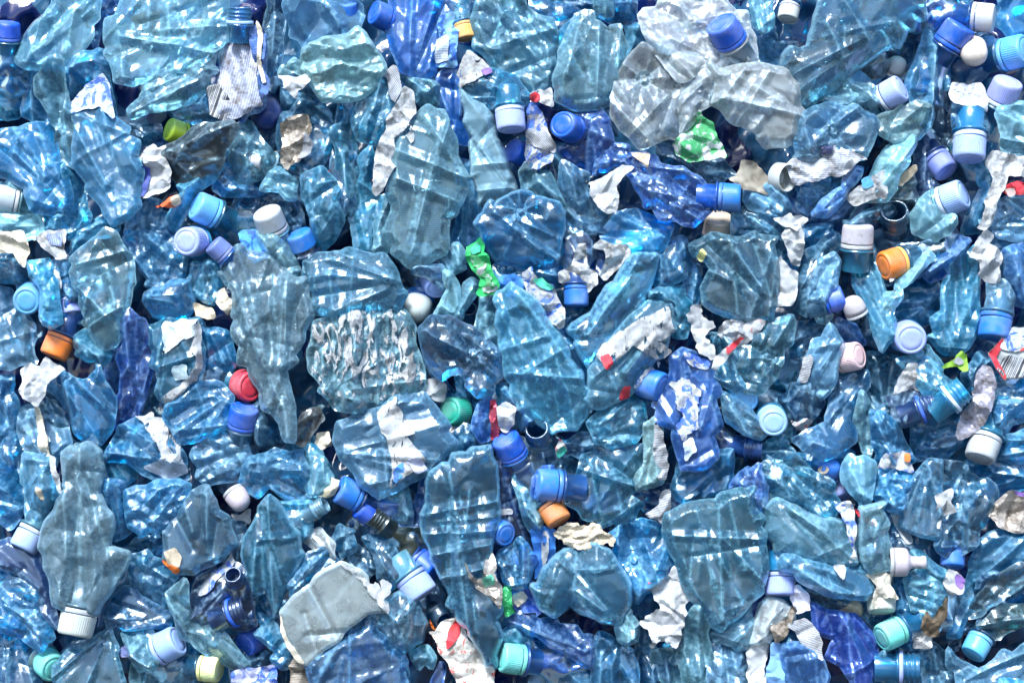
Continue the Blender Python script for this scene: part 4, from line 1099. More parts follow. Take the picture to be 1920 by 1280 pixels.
B('d', 4.6, 'sky', '830,550 930,500 1120,495 1135,660 1130,790 1080,880 940,975 890,945 880,780 860,680', 'square sky blue bottle framed by remains of a white label', haze=.3, sl=.25, T=.008, edge=.006,
  lab=[('930,520 1020,505 1115,500 1110,590 1040,600 1000,640 960,660 920,700 925,600', (.6,.74,.8), 'plain', dict(dz=.007, sl=.2)), ('1112,500 1130,560 1132,660 1130,790 1095,850 1030,905 920,970 925,930 1010,880 1080,810 1112,760 1110,600', 'white', 'plain', dict(dz=.007, rag=1, sl=.3)), ('985,765 1055,755 1058,830 990,840', (.45,.62,.72), 'plain', dict(dz=.004, sl=.1))])
B('d', 4, 'azure', '1130,510 1220,560 1290,620 1320,740 1285,790 1140,775 1140,650', 'azure bottle wall right of the white label remains', sl=.35)
K('d', 4, 1375, 872, 178, 10, 38, 'red', 'bottle with ribbed red cap half covered by the long grey wrinkled bottle', 'sky', ring=False)
K('d', 4.6, 1360, 1035, 170, -78, 66, 'cobalt', 'bottle with cobalt cap just below the ribbed red cap', 'dark', kind='smooth')
B('d', 4.6, 'azure', '925,1000 1090,860 1200,850 1295,930 1265,1105 1120,1165 1000,1195 940,1085', 'azure glossy bottle lying left of the cobalt cap under the red cap', sl=.45, haze=.32, pleat=[(1100,870,1180,1100,.004), (980,1120,1250,1090,.003)])
B('d', 4, 'azure', '590,1270 670,1100 800,1050 920,1080 1000,1200 1050,1390 900,1410 790,1350 720,1300', 'azure bottle carrying a flaky white label at the lower left', haze=.3,
  lab=[('760,1040 850,1020 920,1060 960,1160 1010,1190 1012,1290 940,1280 900,1180 830,1110', 'white', 'plain', dict(dz=.010, dirt=.5, sl=.8)), ('805,1320 890,1300 950,1262 1010,1250 1045,1350 1000,1375 925,1392', 'paleblue', 'plain', dict(dz=.009, sl=.3))])
B('d', 4.2, 'lilac', '1070,1260 1110,1180 1250,1140 1380,1200 1410,1290 1310,1400 1150,1420 1100,1380', 'lilac blue crumpled bottle below the cobalt cap under the red cap', **CRK)
B('d', 2.6, 'blue', '560,760 640,650 690,580 690,720 670,830 640,960 600,860', 'deep blue bottle left of the cobalt twisted bottle')
B('d', 2.6, 'teal', '840,700 880,800 890,950 830,1000 780,1020 830,880', 'teal bottle between the cobalt twisted bottle and the square label remains')
B('d', 3, 'dark', '1470,940 1560,1080 1580,1190 1500,1240 1420,1180 1440,1020', 'dark teal bottle right of the cobalt cap under the red cap')
B('d', 3.4, 'teal', '240,930 330,1000 395,1180 420,1200 300,1230 250,1100', 'teal bottle below the shiny rounded shoulder')
B('d', 3.8, 'brown', '1640,1110 1690,1040 1780,1000 1800,1060 1710,1190 1640,1180', 'brownish folded film right of the long grey hanging bottle', sl=.7)
S('d', 5, 'cream', 'plain', '1770,1145 1830,1130 1840,1200 1790,1230 1760,1190', 'small torn beige flake at the left tip of the lilac flat base', dirt=1.1)
B('d', 2.8, 'sky', '1640,1190 1760,1160 1800,1250 1840,1330 1780,1400 1660,1300', 'sky blue bottle under the torn beige flake')
B('d', 3.4, 'grey', '340,1250 430,1200 530,1220 570,1270 490,1320 390,1310', 'dirty clear bottle end at the top of the big grey long bottle', dirt=.9)
B('d', 3, 'sky', '420,-20 560,-60 660,-40 650,20 540,40 470,100 400,150', 'sky blue bottle above the big pale crushed bottle at left')
B('d', 3, 'azure', '1100,140 1190,170 1220,230 1080,190 1030,250 1000,180', 'azure bottle right below the face-on lilac cap at left')
B('d', 2.8, 'navy', '1660,320 1740,420 1780,500 1740,560 1700,500', 'navy bottle in the gap left of the flat sky grey bottle')

# ---- centre
B('e', 4.8, 'grey', '-205,170 -130,140 0,128 210,142 300,220 333,330 322,440 130,440 40,455 0,505 -160,470', 'flat sky grey bottle with rounded right end at the centre left', col=(.38,.58,.68), T=.008, edge=.008, sl=.16, fs=.035, fine=.3, haze=.5, mat='wet', pleat=[(-170,270,-50,255,.003), (-60,260,-40,450,.003)])
B('e', 5, 'pale', '-150,520 30,460 190,440 330,440 400,540 430,700 462,820 440,905 320,925 210,1000 100,1015 -30,1000 -120,900 -175,780', 'square clear bottle crushed to silvery creases with white paint flakes', haze=.3, dirt=.4, fs=.016, sl=.8, fine=.5, aniso=4, ang=1.5, pleat=[(x_, 470 + (x_ % 40), x_ + 14, 980 - (x_ % 50), a_) for x_, a_ in ((-110, .006), (-50, -.005), (10, .006), (75, .007), (130, -.006), (190, .007), (250, -.005), (300, .007), (365, .005), (410, -.004))],
  lab=[('-150,540 30,480 180,460 320,460 390,560 415,700 440,820 425,890 310,900 200,970 90,990 -30,970 -110,880 -160,780', 'white', 'plain', dict(dirt=.8, rag=3, sl=.3, bare=.545, uvang=0))])
K('e', 3.4, 530, 300, 165, 60, 40, 'lilac', 'bottle with lilac cap veiled by clear film at the centre', 'lilac')
B('e', 4.6, 'lilac', '400,215 560,205 600,260 640,320 560,330 470,260 400,240', 'lilac veil of film over a lilac cap at the centre', haze=.2, **FLAT)
K('e', 3.4, 420, 440, 165, 105, 50, 'white', 'bottle with whitish dome cap below the veiled lilac cap', 'blue', kind='dome', ring=False)
B('e', 3.8, 'grey', '580,90 650,85 705,150 690,215 620,245 555,170', 'grey bottle end with stacked rings right of the veiled lilac cap', rib=(-25, .008, .002), haze=.6, sl=.15)
B('e', 4.4, 'pale', '560,225 650,310 655,400 640,470 520,485 600,340', 'pale folded strip right of the veiled lilac cap', **FLAT)
B('e', 4, 'grey', '640,480 680,360 730,275 765,300 700,430 670,500', 'grey narrow strip right of the pale folded strip', aniso=2.5)
S('e', 5.6, (.02,.42,.12), 'plain', '700,100 770,45 790,130 830,190 850,260 878,340 770,372 780,290 740,230 700,150', 'bright green torn label at the centre', sl=.7, dirt=.2, marks=[('715,150 760,140 800,200 840,270 860,330 800,350 800,270 760,210', 'white', 'green', dict(sl=.7, rag=4)), ('722,105 765,70 775,120 735,135', 'green', 'plain', {})])
NK('e', 2.8, 715, 490, 118, -95, 45, 'dark blue open neck under the grey narrow strip at the centre', 'dark')
B('e', 4, 'grey', '780,380 870,350 895,460 900,600 860,640 800,600 755,540', 'dirty grey crumpled bottle below the green torn label', **CRK)
B('e', 3.8, 'azure', '860,200 960,190 1030,260 1060,380 1100,470 950,330 880,340', 'azure bottle between the green label and a white blue foil label', lab=[('880,270 960,250 1020,330 960,400 890,350', (.05,.25,.7), 'plain', dict(dz=.005))])
B('e', 5, 'sky', '855,400 870,350 950,300 1050,370 1130,460 1215,590 1270,690 1310,780 1385,900 1375,1030 1310,1115 1200,1115 1080,1065 980,965 930,840 900,720 885,560', 'large sky blue bottle slanting down to its base in the centre', col=(.42,.73,.90), T=.010, edge=.012, sl=.7, fs=.024, haze=.34, pleat=[(960,320,1360,860,.004), (900,670,1130,600,.003), (930,800,1370,830,.003)],
  lab=[('975,420 1000,418 1050,450 1045,470 1000,450', 'red', 'plain', dict(dz=.002)), ('1195,1040 1215,1035 1225,1060 1250,1075 1245,1090 1205,1070', 'maroon', 'plain', dict(dz=.002))])
S('e', 5.6, 'white', 'blue', '1010,250 1060,210 1100,290 1180,310 1200,380 1245,440 1240,540 1215,550 1190,530 1140,500 1080,420 1040,350', 'white and blue foil label right of the large slanting bottle', sl=.8, marks=[('1075,285 1120,275 1180,325 1160,335 1100,310', (.05,.45,.32), 'plain', {})])
B('e', 4.8, 'pale', '1260,560 1390,470 1480,320 1560,230 1640,140 1765,140 1745,240 1690,380 1620,470 1550,560 1430,700 1380,765 1330,690', 'long pale bottle slanting the other way with a white label inside at the centre', col=(.46,.7,.84), haze=.34, sl=.35, T=.012, edge=.014, lab=[('1480,330 1580,240 1680,200 1650,340 1560,400', (.6,.72,.72), 'plain', dict(dz=-.001, sl=.15)), ('1500,480 1560,450 1575,470 1530,505', 'plum', 'plain', dict(dz=0))])
B('e', 4.2, 'azure', '1180,560 1260,560 1360,750 1390,890 1310,780', 'azure bottle wedge between the two long slanting bottles', aniso=2.4)
K('e', 4, 1312, 385, 155, 90, 82, 'blue', 'bottle with dark blue cap under dirty torn paper at the centre', 'navy', kind='smooth')
S('e', 5, 'white', 'plain', '1210,250 1290,200 1325,80 1360,80 1370,180 1430,250 1430,300 1380,345 1290,320 1220,290', 'white torn paper with blackened edges over a dark blue cap', dirt=1.2, sl=.7)
S('e', 5.2, 'white', 'plain', '1405,100 1450,60 1540,90 1600,90 1622,160 1540,220 1470,280 1440,250 1485,170 1470,110', 'dirty white torn paper arch right of the blackened paper', dirt=1.1, sl=.7)
B('e', 2.6, 'navy', '1215,80 1330,60 1480,110 1480,200 1440,300 1380,260 1330,200 1230,210', 'navy bottle behind the torn paper arch')
B('e', 3.4, 'azure', '970,170 1130,190 1220,150 1230,260 1190,310 1100,280 1040,210', 'azure bottle below the starred azure base')
B('e', 3.6, 'teal', '1740,130 1790,60 1905,40 1960,150 1920,260 1830,310 1760,330 1740,240', 'teal bottle in the shade under the deep cobalt bottle', haze=.2)
B('e', 3.8, 'sky', '1700,390 1780,330 1905,320 1960,460 1920,600 1860,600 1830,430', 'sky blue bottle film right of the long torn label', haze=.4)
B('e', 5, 'grey', '1385,770 1500,620 1620,470 1720,400 1835,410 1865,560 1800,700 1720,770 1650,880 1560,945 1450,1000 1380,1035 1385,880', 'pale grey bottle slanting up with a torn white label bearing a red square', col=(.5,.67,.76), haze=.42, dirt=.3, T=.014, edge=.02, sl=.25,
  lab=[('1420,700 1550,570 1700,490 1815,430 1835,520 1850,570 1750,620 1845,680 1770,725 1700,700 1630,640 1490,765', 'white', 'plain', dict(dz=.014, dirt=.7, sl=.4)), ('1445,710 1490,695 1508,745 1475,775', 'red', 'plain', dict(dz=.019, sl=.2)), ('1630,885 1700,790 1775,740 1740,830 1720,905 1690,905 1670,860', 'white', 'plain', dict(dz=.016, dirt=.6)), ('1575,880 1610,875 1600,930 1552,950 1560,900', 'red', 'plain', dict(dz=.012))])
K('e', 4.6, 1748, 870, 180, 18, 58, 'blue', 'bottle with blue cap at the lower end of the torn label with a red square', 'navy', kind='smooth')
B('e', 4.8, 'dark', '435,560 500,490 600,490 700,540 800,600 895,700 880,760 845,860 830,925 760,930 700,870 660,800 560,840 480,730', 'dark teal clear base with star creases and bright rims at the centre', col=(.18,.5,.68), star=(740, 690, 200), haze=.25, sl=.45, dirt=.5)
K('e', 3.4, 635, 1015, 175, 185, 42, 'green', 'bottle with dark green ribbed cap at the centre', 'dark', ring=False)
S('e', 4.2, 'white', 'plain', '470,840 530,835 585,870 570,965 520,950 460,920', 'white folded label left of the dark green cap', dirt=.4)
B('e', 5.2, 'lilac', '-20,1080 100,1030 220,1000 320,922 430,925 530,1000 600,1090 642,1180 600,1260 480,1360 340,1430 210,1500 150,1450 70,1350 0,1280 -40,1180', 'broad flat lilac bottle base with a torn white label across it', haze=.42, sl=.3, fs=.024, T=.008, edge=.008, dirt=.35, pleat=[(220,1000,270,1480,.004)],
  lab=[('210,1020 310,930 330,1000 345,1060 415,1130 355,1145 450,1250 475,1280 380,1360 280,1440 290,1300 260,1150', 'white', 'plain', dict(dz=.010, dirt=.7, sl=.5)), ('300,1340 360,1290 395,1330 290,1420', (.05,.25,.6), 'blue', dict(dz=.014)), ('375,1290 440,1270 480,1330 420,1350', (.5,.55,.75), 'plain', dict(dz=.013))])
B('e', 4.2, 'blue', '745,1050 770,980 830,935 835,1050 825,1165 780,1185 735,1110', 'lilac blue narrow bottle standing right of the dark green cap', aniso=2.4, col=(.25,.52,.86))
S('e', 4.8, 'maroon', 'foil', '835,960 850,950 860,1040 885,1080 870,1155 835,1175 840,1080', 'maroon foil strip beside a small white scrap at the centre')
S('e', 5.4, 'white', 'plain', '870,1000 920,960 970,1000 960,1080 920,1137 885,1110', 'small white paper scrap with frayed edge above a cobalt cap', dirt=.7)
B('e', 3.6, 'azure', '870,880 930,860 1000,990 1080,1070 1040,1110 980,1000 880,990', 'azure bottle left of the large slanting bottle base')
NK('e', 3.7, 1105, 1150, 150, 250, 32, 'dark teal open bottle mouth below the large slanting bottle', 'dark')
B('e', 4.4, 'sky', '1375,1080 1490,980 1560,940 1695,955 1700,1110 1640,1180 1500,1215 1430,1190 1400,1130', 'crumpled dusky sky blue bottle below the slanting torn label', **CRK)
B('e', 4, 'dark', '1225,1190 1330,1140 1400,1150 1445,1210 1380,1275 1240,1275', 'dark greenish clear piece right of the open bottle mouth')
S('e', 4.6, 'white', 'red', '1190,1150 1225,1180 1260,1230 1212,1272 1200,1220', 'small colourful label bit beside the open bottle mouth', marks=[('1235,1215 1262,1230 1215,1272 1205,1255', (.02,.3,.25), 'plain', {})])
B('e', 5, 'cobalt', '1830,880 1840,720 1905,670 2060,740 2097,860 2095,1270 2040,1325 1900,1335 1850,1150 1760,1050 1740,980', 'upright cobalt labelled bottle with torn white patches right of the centre', sl=.45, haze=.6, aniso=2.2, ang=1.5, col=(.0,.47,.86),
  lab=[('1840,870 1905,830 1960,850 1990,920 1985,1010 1960,1120 1905,1170 1872,1100 1900,1040 1880,960', 'white', 'blue', dict(dz=.009, rag=4, sl=.7, dirt=.7)), ('1905,690 1960,700 2060,745 2040,780 1960,760', 'white', 'blue', dict(dz=.008)), ('1900,1190 1950,1160 1970,1230 1920,1290', (.6,.75,.8), 'blue', dict(dz=.009))])
B('e', 4.2, 'mint', '1690,1090 1750,1050 1785,1150 1805,1280 1790,1410 1655,1450 1640,1400 1700,1230', 'pale mint film strip left of the upright cobalt labelled bottle', haze=.5, sl=.3)
S('e', 5, 'white', 'stripe', '1750,1070 1790,1130 1812,1280 1805,1390 1770,1390 1748,1180', 'striped white label strip on the pale mint film', uvang=5)
B('e', 3.8, 'azure', '600,1260 640,1130 720,1105 775,1170 820,1185 835,1240 780,1300 700,1350 620,1400', 'azure bottle right of the broad flat lilac base', sl=.5)
K('e', 4.8, 930, 1200, 170, 245, 62, 'cobalt', 'bottle with bright cobalt cap below the small frayed white scrap', 'blue', kind='smooth')
B('e', 3, 'sky', '640,820 700,870 760,960 740,1060 700,1000 640,930', 'sky blue bottle under the dark teal star', haze=.25)
B('e', 2.6, 'dark', '440,720 500,790 570,840 640,920 560,940 470,830', 'dark teal bottle in the gap left of the dark green cap')
B('e', 2.4, 'dark', '330,330 420,350 520,480 640,490 560,500 430,520 340,440', 'dark bottle left behind the whitish dome cap')
B('e', 2.8, 'azure', '1210,430 1250,450 1400,420 1420,460 1300,540 1240,560', 'azure bottle under the dark blue cap at the centre')

# ---- middle right
B('f', 4.8, 'grey', '40,90 140,40 270,50 400,20 520,50 527,200 512,400 490,500 360,515 230,475 120,415 110,330 160,220 100,150', 'flat clear square bottle with a sharp upper corner right of the centre', col=(.5,.66,.74), haze=.34, sl=.28, fs=.026, T=.007, edge=.006, pleat=[(260,60,300,480,.003), (510,60,370,500,.0025), (110,210,240,280,.003)], lab=[('80,150 105,115 130,140 100,180', 'yellow', 'plain', dict(dz=.004))])
B('f', 3.2, 'azure', '-20,150 60,200 95,280 70,420 -10,450', 'azure crinkled bottle left of the flat clear square bottle', **CRK)
S('f', 5.4, 'white', 'plain', '500,430 520,200 550,145 600,220 645,240 640,330 610,420 560,425', 'clean white paper sheet with many creases behind the flat clear square bottle', dirt=.25, sl=.6)
B('f', 3.6, 'teal', '640,450 650,250 700,120 840,25 865,100 780,220 740,330 690,485', 'teal blue upright film strip right of the creased white paper', aniso=2.4, haze=.4)
B('f', 4.4, 'lilac', '700,390 760,220 850,130 875,180 850,300 800,400 790,460', 'lilac foil wrapped bottle with cobalt cap pointing right', cap=(860, 388, 150, -18, 78, 'cobalt', dict(kind='smooth')), haze=.6, **CRK)
B('f', 3.8, 'pale', '715,430 790,455 830,480 800,520 760,510', 'small pale piece below the lilac foil wrapped bottle')
LC('f', 4.4, 955, 430, 130, 244, 74, 'white', 'white sports cap lying right of the lilac foil wrapped bottle', kind='dome')
K('f', 4.6, 1160, 195, 172, 165, 68, 'orange', 'bottle with ribbed yellow orange cap at the right', 'teal', ringcol='tan')
S('f', 5.2, 'white', 'plain', '1170,220 1200,225 1232,240 1190,265 1158,292', 'small torn white flake on the ribbed yellow orange cap', dirt=.3)
B('f', 3.6, 'dark', '1200,100 1310,90 1400,60 1420,180 1330,230 1230,270', 'dark teal bottle right of the ribbed yellow orange cap', mat='smooth')
B('f', 4.8, 'pale', '1130,360 1200,270 1290,190 1390,85 1405,150 1290,260 1205,330 1170,470 1130,430', 'pale silvery film twisted diagonally below the yellow orange cap', haze=.55, **CRK)
B('f', 3.4, 'blue', '1290,270 1400,170 1500,120 1540,40 1590,60 1500,250 1380,290', 'deep blue bottle edge right of the silvery twisted film')
K('f', 5, 1265, 605, 190, 90, 8, 'lilac', 'bottle with ribbed lilac cap seen face-on at the right', 'azure')
B('f', 3, 'azure', '1180,450 1250,300 1400,280 1485,380 1455,490 1340,525 1200,500', 'azure bottle above the face-on lilac cap at the right')
B('f', 4, 'sky', '1470,210 1540,130 1630,90 1645,250 1640,480 1620,600 1560,685 1460,690 1375,600 1390,500 1450,460 1450,350', 'large sky blue crushed bottle right of the face-on lilac cap', sl=.45, haze=.32, pleat=[(1440,350,1480,690,.004), (1540,150,1600,500,.004)])
S('f', 5.6, 'white', 'plain', '1655,50 1700,0 1740,30 1710,80 1785,130 1780,290 1710,290 1660,250 1670,180 1605,150', 'frayed white paper strip near the right edge', dirt=.5, sl=.7)
B('f', 4.6, 'lilac', '1700,310 1790,290 1845,380 1835,520 1770,545 1690,480', 'crinkled pale lilac bottle with cobalt cap pointing down at the right edge', cap=(1740, 555, 185, 102, 78, 'blue', dict(kind='smooth')), haze=.6, **CRK)
B('f', 4, 'sky', '1780,120 1905,0 1905,460 1845,410 1800,250', 'sky blue bubbly bottle at the right edge', haze=.45, col=(.4,.6,.85))
B('f', 3.8, 'lilac', '1640,-40 1760,-40 1905,-30 1905,30 1790,130 1720,80 1700,0', 'lilac bottle behind the frayed white paper strip')
S('f', 5.4, 'white', 'plain', '1720,690 1760,640 1830,560 1905,540 1905,815 1800,836 1760,770', 'white and red label with a bar code at the right edge', sl=.3, dirt=.2, tilt=.05,
  marks=[('1718,692 1760,640 1790,608 1778,650 1745,712 1800,815 1800,838 1755,770', 'red', 'plain', dict(rag=.6)), ('1752,768 1815,705 1895,760 1890,800 1805,825', 'white', 'bars', dict(uvang=25, rag=.3)), ('1775,650 1830,570 1890,560 1890,610 1800,680', 'paleblue', 'blue', dict(rag=2)), ('1840,640 1905,600 1905,640 1850,680', 'white', 'red', dict(rag=1))])
S('f', 5, (.25,.5,.06), 'plain', '1450,770 1500,740 1560,680 1592,700 1597,785 1570,790 1540,760 1490,765', 'lime green torn label at the right', sl=.5, dirt=.2, marks=[('1510,735 1540,715 1575,745 1545,752', 'white', 'plain', {})])
B('f', 4.6, 'pale', '1195,730 1300,710 1370,650 1450,760 1500,850 1545,900 1480,960 1400,985 1340,905 1260,790', 'pale teal bottle with open clear neck pointing down right', col=(.4,.68,.78), neck=(1490, 945, 180, -38, 80, dict(tint='sky', ringtint='paleblue')), haze=.34)
S('f', 5.2, 'white', 'plain', '1180,915 1240,790 1310,740 1335,900 1290,880 1200,912', 'greyish torn paper left of the open clear neck', dirt=.9, sl=.6)
B('f', 4, 'navy', '1150,940 1230,880 1300,895 1330,960 1250,1090 1180,1080', 'navy bottle with open dark threaded neck and bright blue ring at the right', neck=(1325, 1005, 165, -22, 78, dict(tint='navy', ringtint='cobalt')), mat='smooth')
K('f', 4.2, 945, 710, 168, -12, 52, 'pink', 'bottle with pinkish white stained cap right of the middle', 'sky')
B('f', 4.6, 'lilac', '680,790 730,620 790,590 820,530 895,660 855,780 820,905 780,945 770,870 650,855', 'lilac blue foil label standing upright left of the pinkish stained cap', haze=.75, sl=.6, lab=[('655,850 675,715 705,700 690,850', 'white', 'stripe', dict(dz=.007, uvang=10))])
B('f', 4.8, 'teal', '310,790 320,650 400,590 500,510 610,485 622,520 600,640 540,760 480,865 420,915 340,890', 'teal clear base with star creases right of the middle', star=(475, 715, 190), haze=.3, col=(.28,.58,.66), sl=.3)
S('f', 5.4, 'white', 'red', '165,775 290,620 340,540 400,500 475,515 420,580 330,650 240,720 190,775', 'white and red torn label strip above the teal starred base', sl=.5, marks=[('250,670 330,600 345,610 290,660 255,690', 'red', 'plain', {})])
S('f', 5.2, 'white', 'plain', '35,480 60,430 120,412 110,490 190,545 120,590 160,650 200,722 150,722 100,680 50,560', 'jagged white label left of the grey foil scrap', dirt=.6, rag=3)
S('f', 5.1, 'grey', 'foil', '210,590 240,510 345,500 400,560 280,645 240,620', 'grey foil scrap below the flat clear square bottle', dirt=1.0, sl=.8)
B('f', 4.2, 'sky', '100,600 220,590 310,650 310,790 340,880 200,860 150,760', 'sky blue bottle below the jagged white label', haze=.3)
K('f', 3.6, 335, 935, 178, 100, 20, 'sky', 'bottle with sky blue cap under grey film at the lower right', 'azure')
K('f', 5, 503, 1070, 170, 100, 10, 'pale', 'bottle with ribbed pale blue cap seen face-on beside the filmed over cap', 'sky')
B('f', 4.7, 'grey', '220,915 290,950 380,1010 435,1080 432,1165 340,1135 245,1065', 'grey clear film half covering a sky blue cap', haze=.3, col=(.5,.7,.82), dirt=.5, **FLAT)
B('f', 3.6, 'dark', '590,950 620,870 700,840 765,890 785,960 720,1055 640,1055', 'dark greenish hollow bottle left of the pinkish stained cap', haze=.25)
S('f', 4.4, 'white', 'red', '610,1070 640,1080 725,1070 690,1110 650,1125', 'small white and red flake under the dark hollow bottle')
B('f', 4.2, 'teal', '840,820 910,840 1035,795 1045,870 985,960 955,1060 965,1180 860,1240 780,1280 640,1190 610,1170 700,1120 800,1080 830,950', 'azure teal bottle with ribbed lower end running down from the pinkish stained cap', col=(.25,.58,.78), haze=.34, sl=.4, pleat=[(1030,800,940,960,.004), (690,1130,760,1250,.003), (720,1110,790,1230,.003), (660,1150,720,1250,.003)])
B('f', 4, 'pale', '985,900 1030,960 1060,1080 1070,1200 1040,1280 1000,1180 960,1060', 'pale folded strip right of the azure teal ribbed bottle', aniso=2.4, haze=.4)
B('f', 3.8, 'azure', '1040,1010 1110,1020 1200,1100 1300,1290 1200,1330 1080,1290 1060,1150', 'bright azure crinkled bottle left of the navy threaded neck', haze=.4, **CRK)
S('f', 5.2, (.42,.42,.52), 'foil', '1540,1140 1570,1050 1630,930 1640,810 1680,760 1745,850 1735,960 1690,1080 1620,1150 1560,1177', 'dirty lilac foil wrapper hanging upright at the right', dirt=1.0, sl=.8)
K('f', 4.2, 1672, 1232, 190, 114, 72, 'white', 'bottle with dirty white cap pointing down at the right', 'sky', kind='smooth')
B('f', 4, 'azure', '1790,910 1860,870 1905,850 1905,1020 1860,1080 1800,1140 1710,1140 1740,1020', 'azure bottle at the right edge below the bar code label')
B('f', 3.6, 'teal', '1800,1150 1905,1080 1905,1290 1860,1300 1790,1270', 'teal bottle at the right edge beside the dirty white cap')
NK('f', 3.4, 370, 1215, 150, 5, 70, 'navy threaded open neck lying at the lower right of the cobalt labelled bottle', 'navy')
B('f', 3.8, 'sky', '440,1260 465,1190 560,1150 580,1200 620,1240 600,1290 480,1300', 'crumpled sky blue piece right of the navy lying neck', **CRK)
B('f', 3.2, 'azure', '1280,1090 1400,1120 1560,1040 1570,1190 1470,1290 1330,1290', 'azure bottle under the navy threaded neck with bright blue ring')
B('f', 2.8, 'teal', '1035,690 1150,700 1235,780 1185,910 1140,1020 1050,1000 1020,870', 'dark teal bottle right of the pinkish stained cap', haze=.2)
B('f', 2.8, 'dark', '570,620 640,520 790,520 800,590 700,640 640,750', 'dark green folded bottle left of the lilac upright foil', dirt=.8)
B('f', 3, 'blue', '860,500 960,540 1020,640 900,620 850,560', 'blue grey bottle under the white sports cap')
B('f', 3, 'azure', '560,-10 650,0 840,-30 840,40 700,110 650,240 570,130', 'azure bottle above the teal upright film strip')
B('f', 2.6, 'navy', '1610,600 1640,480 1700,560 1800,620 1740,680 1600,690', 'navy shaded bottle under the downward cobalt cap at the right edge')
B('f', 3.2, 'teal', '1590,770 1640,690 1730,680 1740,780 1670,770 1630,860 1600,900 1560,830', 'teal bottle between the lime green label and the bar code label')
B('f', 2.6, 'azure', '470,960 600,900 640,1060 610,1180 560,1160 580,1050', 'azure bottle right of the face-on pale blue cap')

# ---- bottom left
B('g', 3.2, 'azure', '0,-20 130,-20 135,180 130,320 80,405 20,330 0,290', 'azure bubbly bottle at the left edge above the lower lilac cap', sl=.55)
B('g', 4, 'grey', '130,0 320,10 345,180 275,300 250,410 165,380 150,180', 'dusty sky grey bottle with ribbed lilac cap pointing down at the lower left', cap=(150, 490, 175, 118, 74, 'lilac', dict(ringcol='paleblue')), col=(.42,.62,.72), lab=[('230,180 265,190 270,250 240,215', 'beige', 'plain', dict(dz=.008))])
S('g', 4.9, 'white', 'plain', '285,10 310,30 340,180 355,220 330,210 300,110', 'thin white torn paper edge left of the big grey long bottle', dirt=.8)
B('g', 5.4, 'milky', '350,0 400,-40 470,-50 560,-10 565,130 550,220 625,340 635,400 605,520 715,555 690,640 625,750 570,830 545,890 480,910 330,850 290,760 260,650 220,520 250,390 330,260 375,190', 'big dirty grey long bottle with threaded lilac grey mouth at the lower left', haze=.42, dirt=.55, cap=(428, 958, 205, 101, 80, 'grey', dict(up=.002)), mat='crinkle', fs=.020, sl=.5, aniso=1.8, T=.013, edge=.014, pleat=[(470,-20,470,560,.006), (380,200,400,560,.004)])
B('g', 3.8, 'navy', '0,520 50,480 220,570 285,800 340,970 270,910 200,735 70,645 20,590', 'navy bottle swinging under the lower left lilac cap', mat='smooth', sl=.3)
B('g', 3.6, 'azure', '0,640 60,640 190,740 270,930 315,1020 240,1095 130,1025 70,1000 0,970', 'glossy azure bottle in the lower left corner area under the navy one', **CRK)
B('g', 3.4, 'dark', '0,1000 80,1000 170,1060 205,1180 235,1290 0,1290', 'dark teal folded bottle in the bottom left corner', sl=.55)
K('g', 3.4, 280, 1180, 172, 25, 42, 'mint', 'bottle with ribbed mint green cap near the bottom left corner', 'mint', ring=False)
B('g', 4.6, 'sky', '295,1195 440,1100 600,978 650,1100 705,1285 310,1285', 'flat triangular sky grey film at the bottom left', haze=.42, col=(.42,.64,.74), **FLAT)
B('g', 4.6, 'azure', '550,210 590,150 690,160 700,300 725,430 640,485 615,350', 'azure bottle corner right of the big grey long bottle', haze=.4, sl=.4)
B('g', 4.8, 'azure', '700,210 760,190 870,160 1000,150 1062,175 1025,280 955,390 870,445 790,455 720,405', 'shiny bright azure bottle with silvery creases under a pale label piece', haze=.42, **CRK)
B('g', 5.2, 'grey', '915,440 1040,280 1080,210 1120,190 1200,260 1275,360 1315,510 1240,590 1110,645 980,662 920,580', 'rounded dirty blue grey film with red print showing through', col=(.4,.55,.66), haze=.5, dirt=.45, T=.006, edge=.006, sl=.16, fs=.03, lab=[('1030,490 1080,475 1145,520 1150,560 1090,555 1035,530', 'red', 'red', dict(dz=.0035)), ('915,590 960,610 1015,642 990,662 945,630', 'orange', 'plain', dict(dz=.006)), ('925,545 985,520 1020,570 1010,625 950,600', 'beige', 'plain', dict(dz=.004))])
B('g', 3.6, 'teal', '725,570 830,540 900,590 985,690 975,760 910,880 860,830 740,750', 'teal crumpled bottle under the rounded dirty film', **CRK)
B('g', 3.6, 'dark', '590,870 690,750 850,840 960,900 945,960 700,970 615,960', 'dark teal bottle right of the threaded lilac grey mouth', sl=.45, haze=.3)
B('g', 4.6, 'pale', '935,780 1040,690 1055,850 1085,960 1250,1000 1390,1190 1340,1215 1150,1125 1005,1025', 'pale crumpled strip bending round the navy bottle at the bottom left', haze=.4, sl=.5)
B('g', 4, 'navy', '1045,860 1100,700 1200,640 1290,600 1395,680 1410,850 1430,950 1300,975 1180,965 1090,945', 'navy crushed bottle with open threaded neck and bright blue ring at the lower left', mat='smooth', sl=.6, fs=.018, neck=(1295, 890, 168, -22, 78, dict(tint='navy', ringtint='cobalt', up=.006)), lab=[('1115,785 1180,680 1290,560 1312,600 1220,690 1160,770', 'white', 'blue', dict(dz=.012))])
NK('g', 4.9, 1312, 700, 108, -100, 32, 'small navy open mouth above the navy threaded neck at the lower left', 'navy')
LC('g', 4.2, 1332, 255, 138, 52, 68, 'grey', 'greyish white tapered cap below the lilac blue crumpled bottle', kind='dome')
S('g', 4, 'white', 'plain', '1285,345 1340,350 1392,310 1392,385 1320,370', 'white paper under the greyish tapered cap')
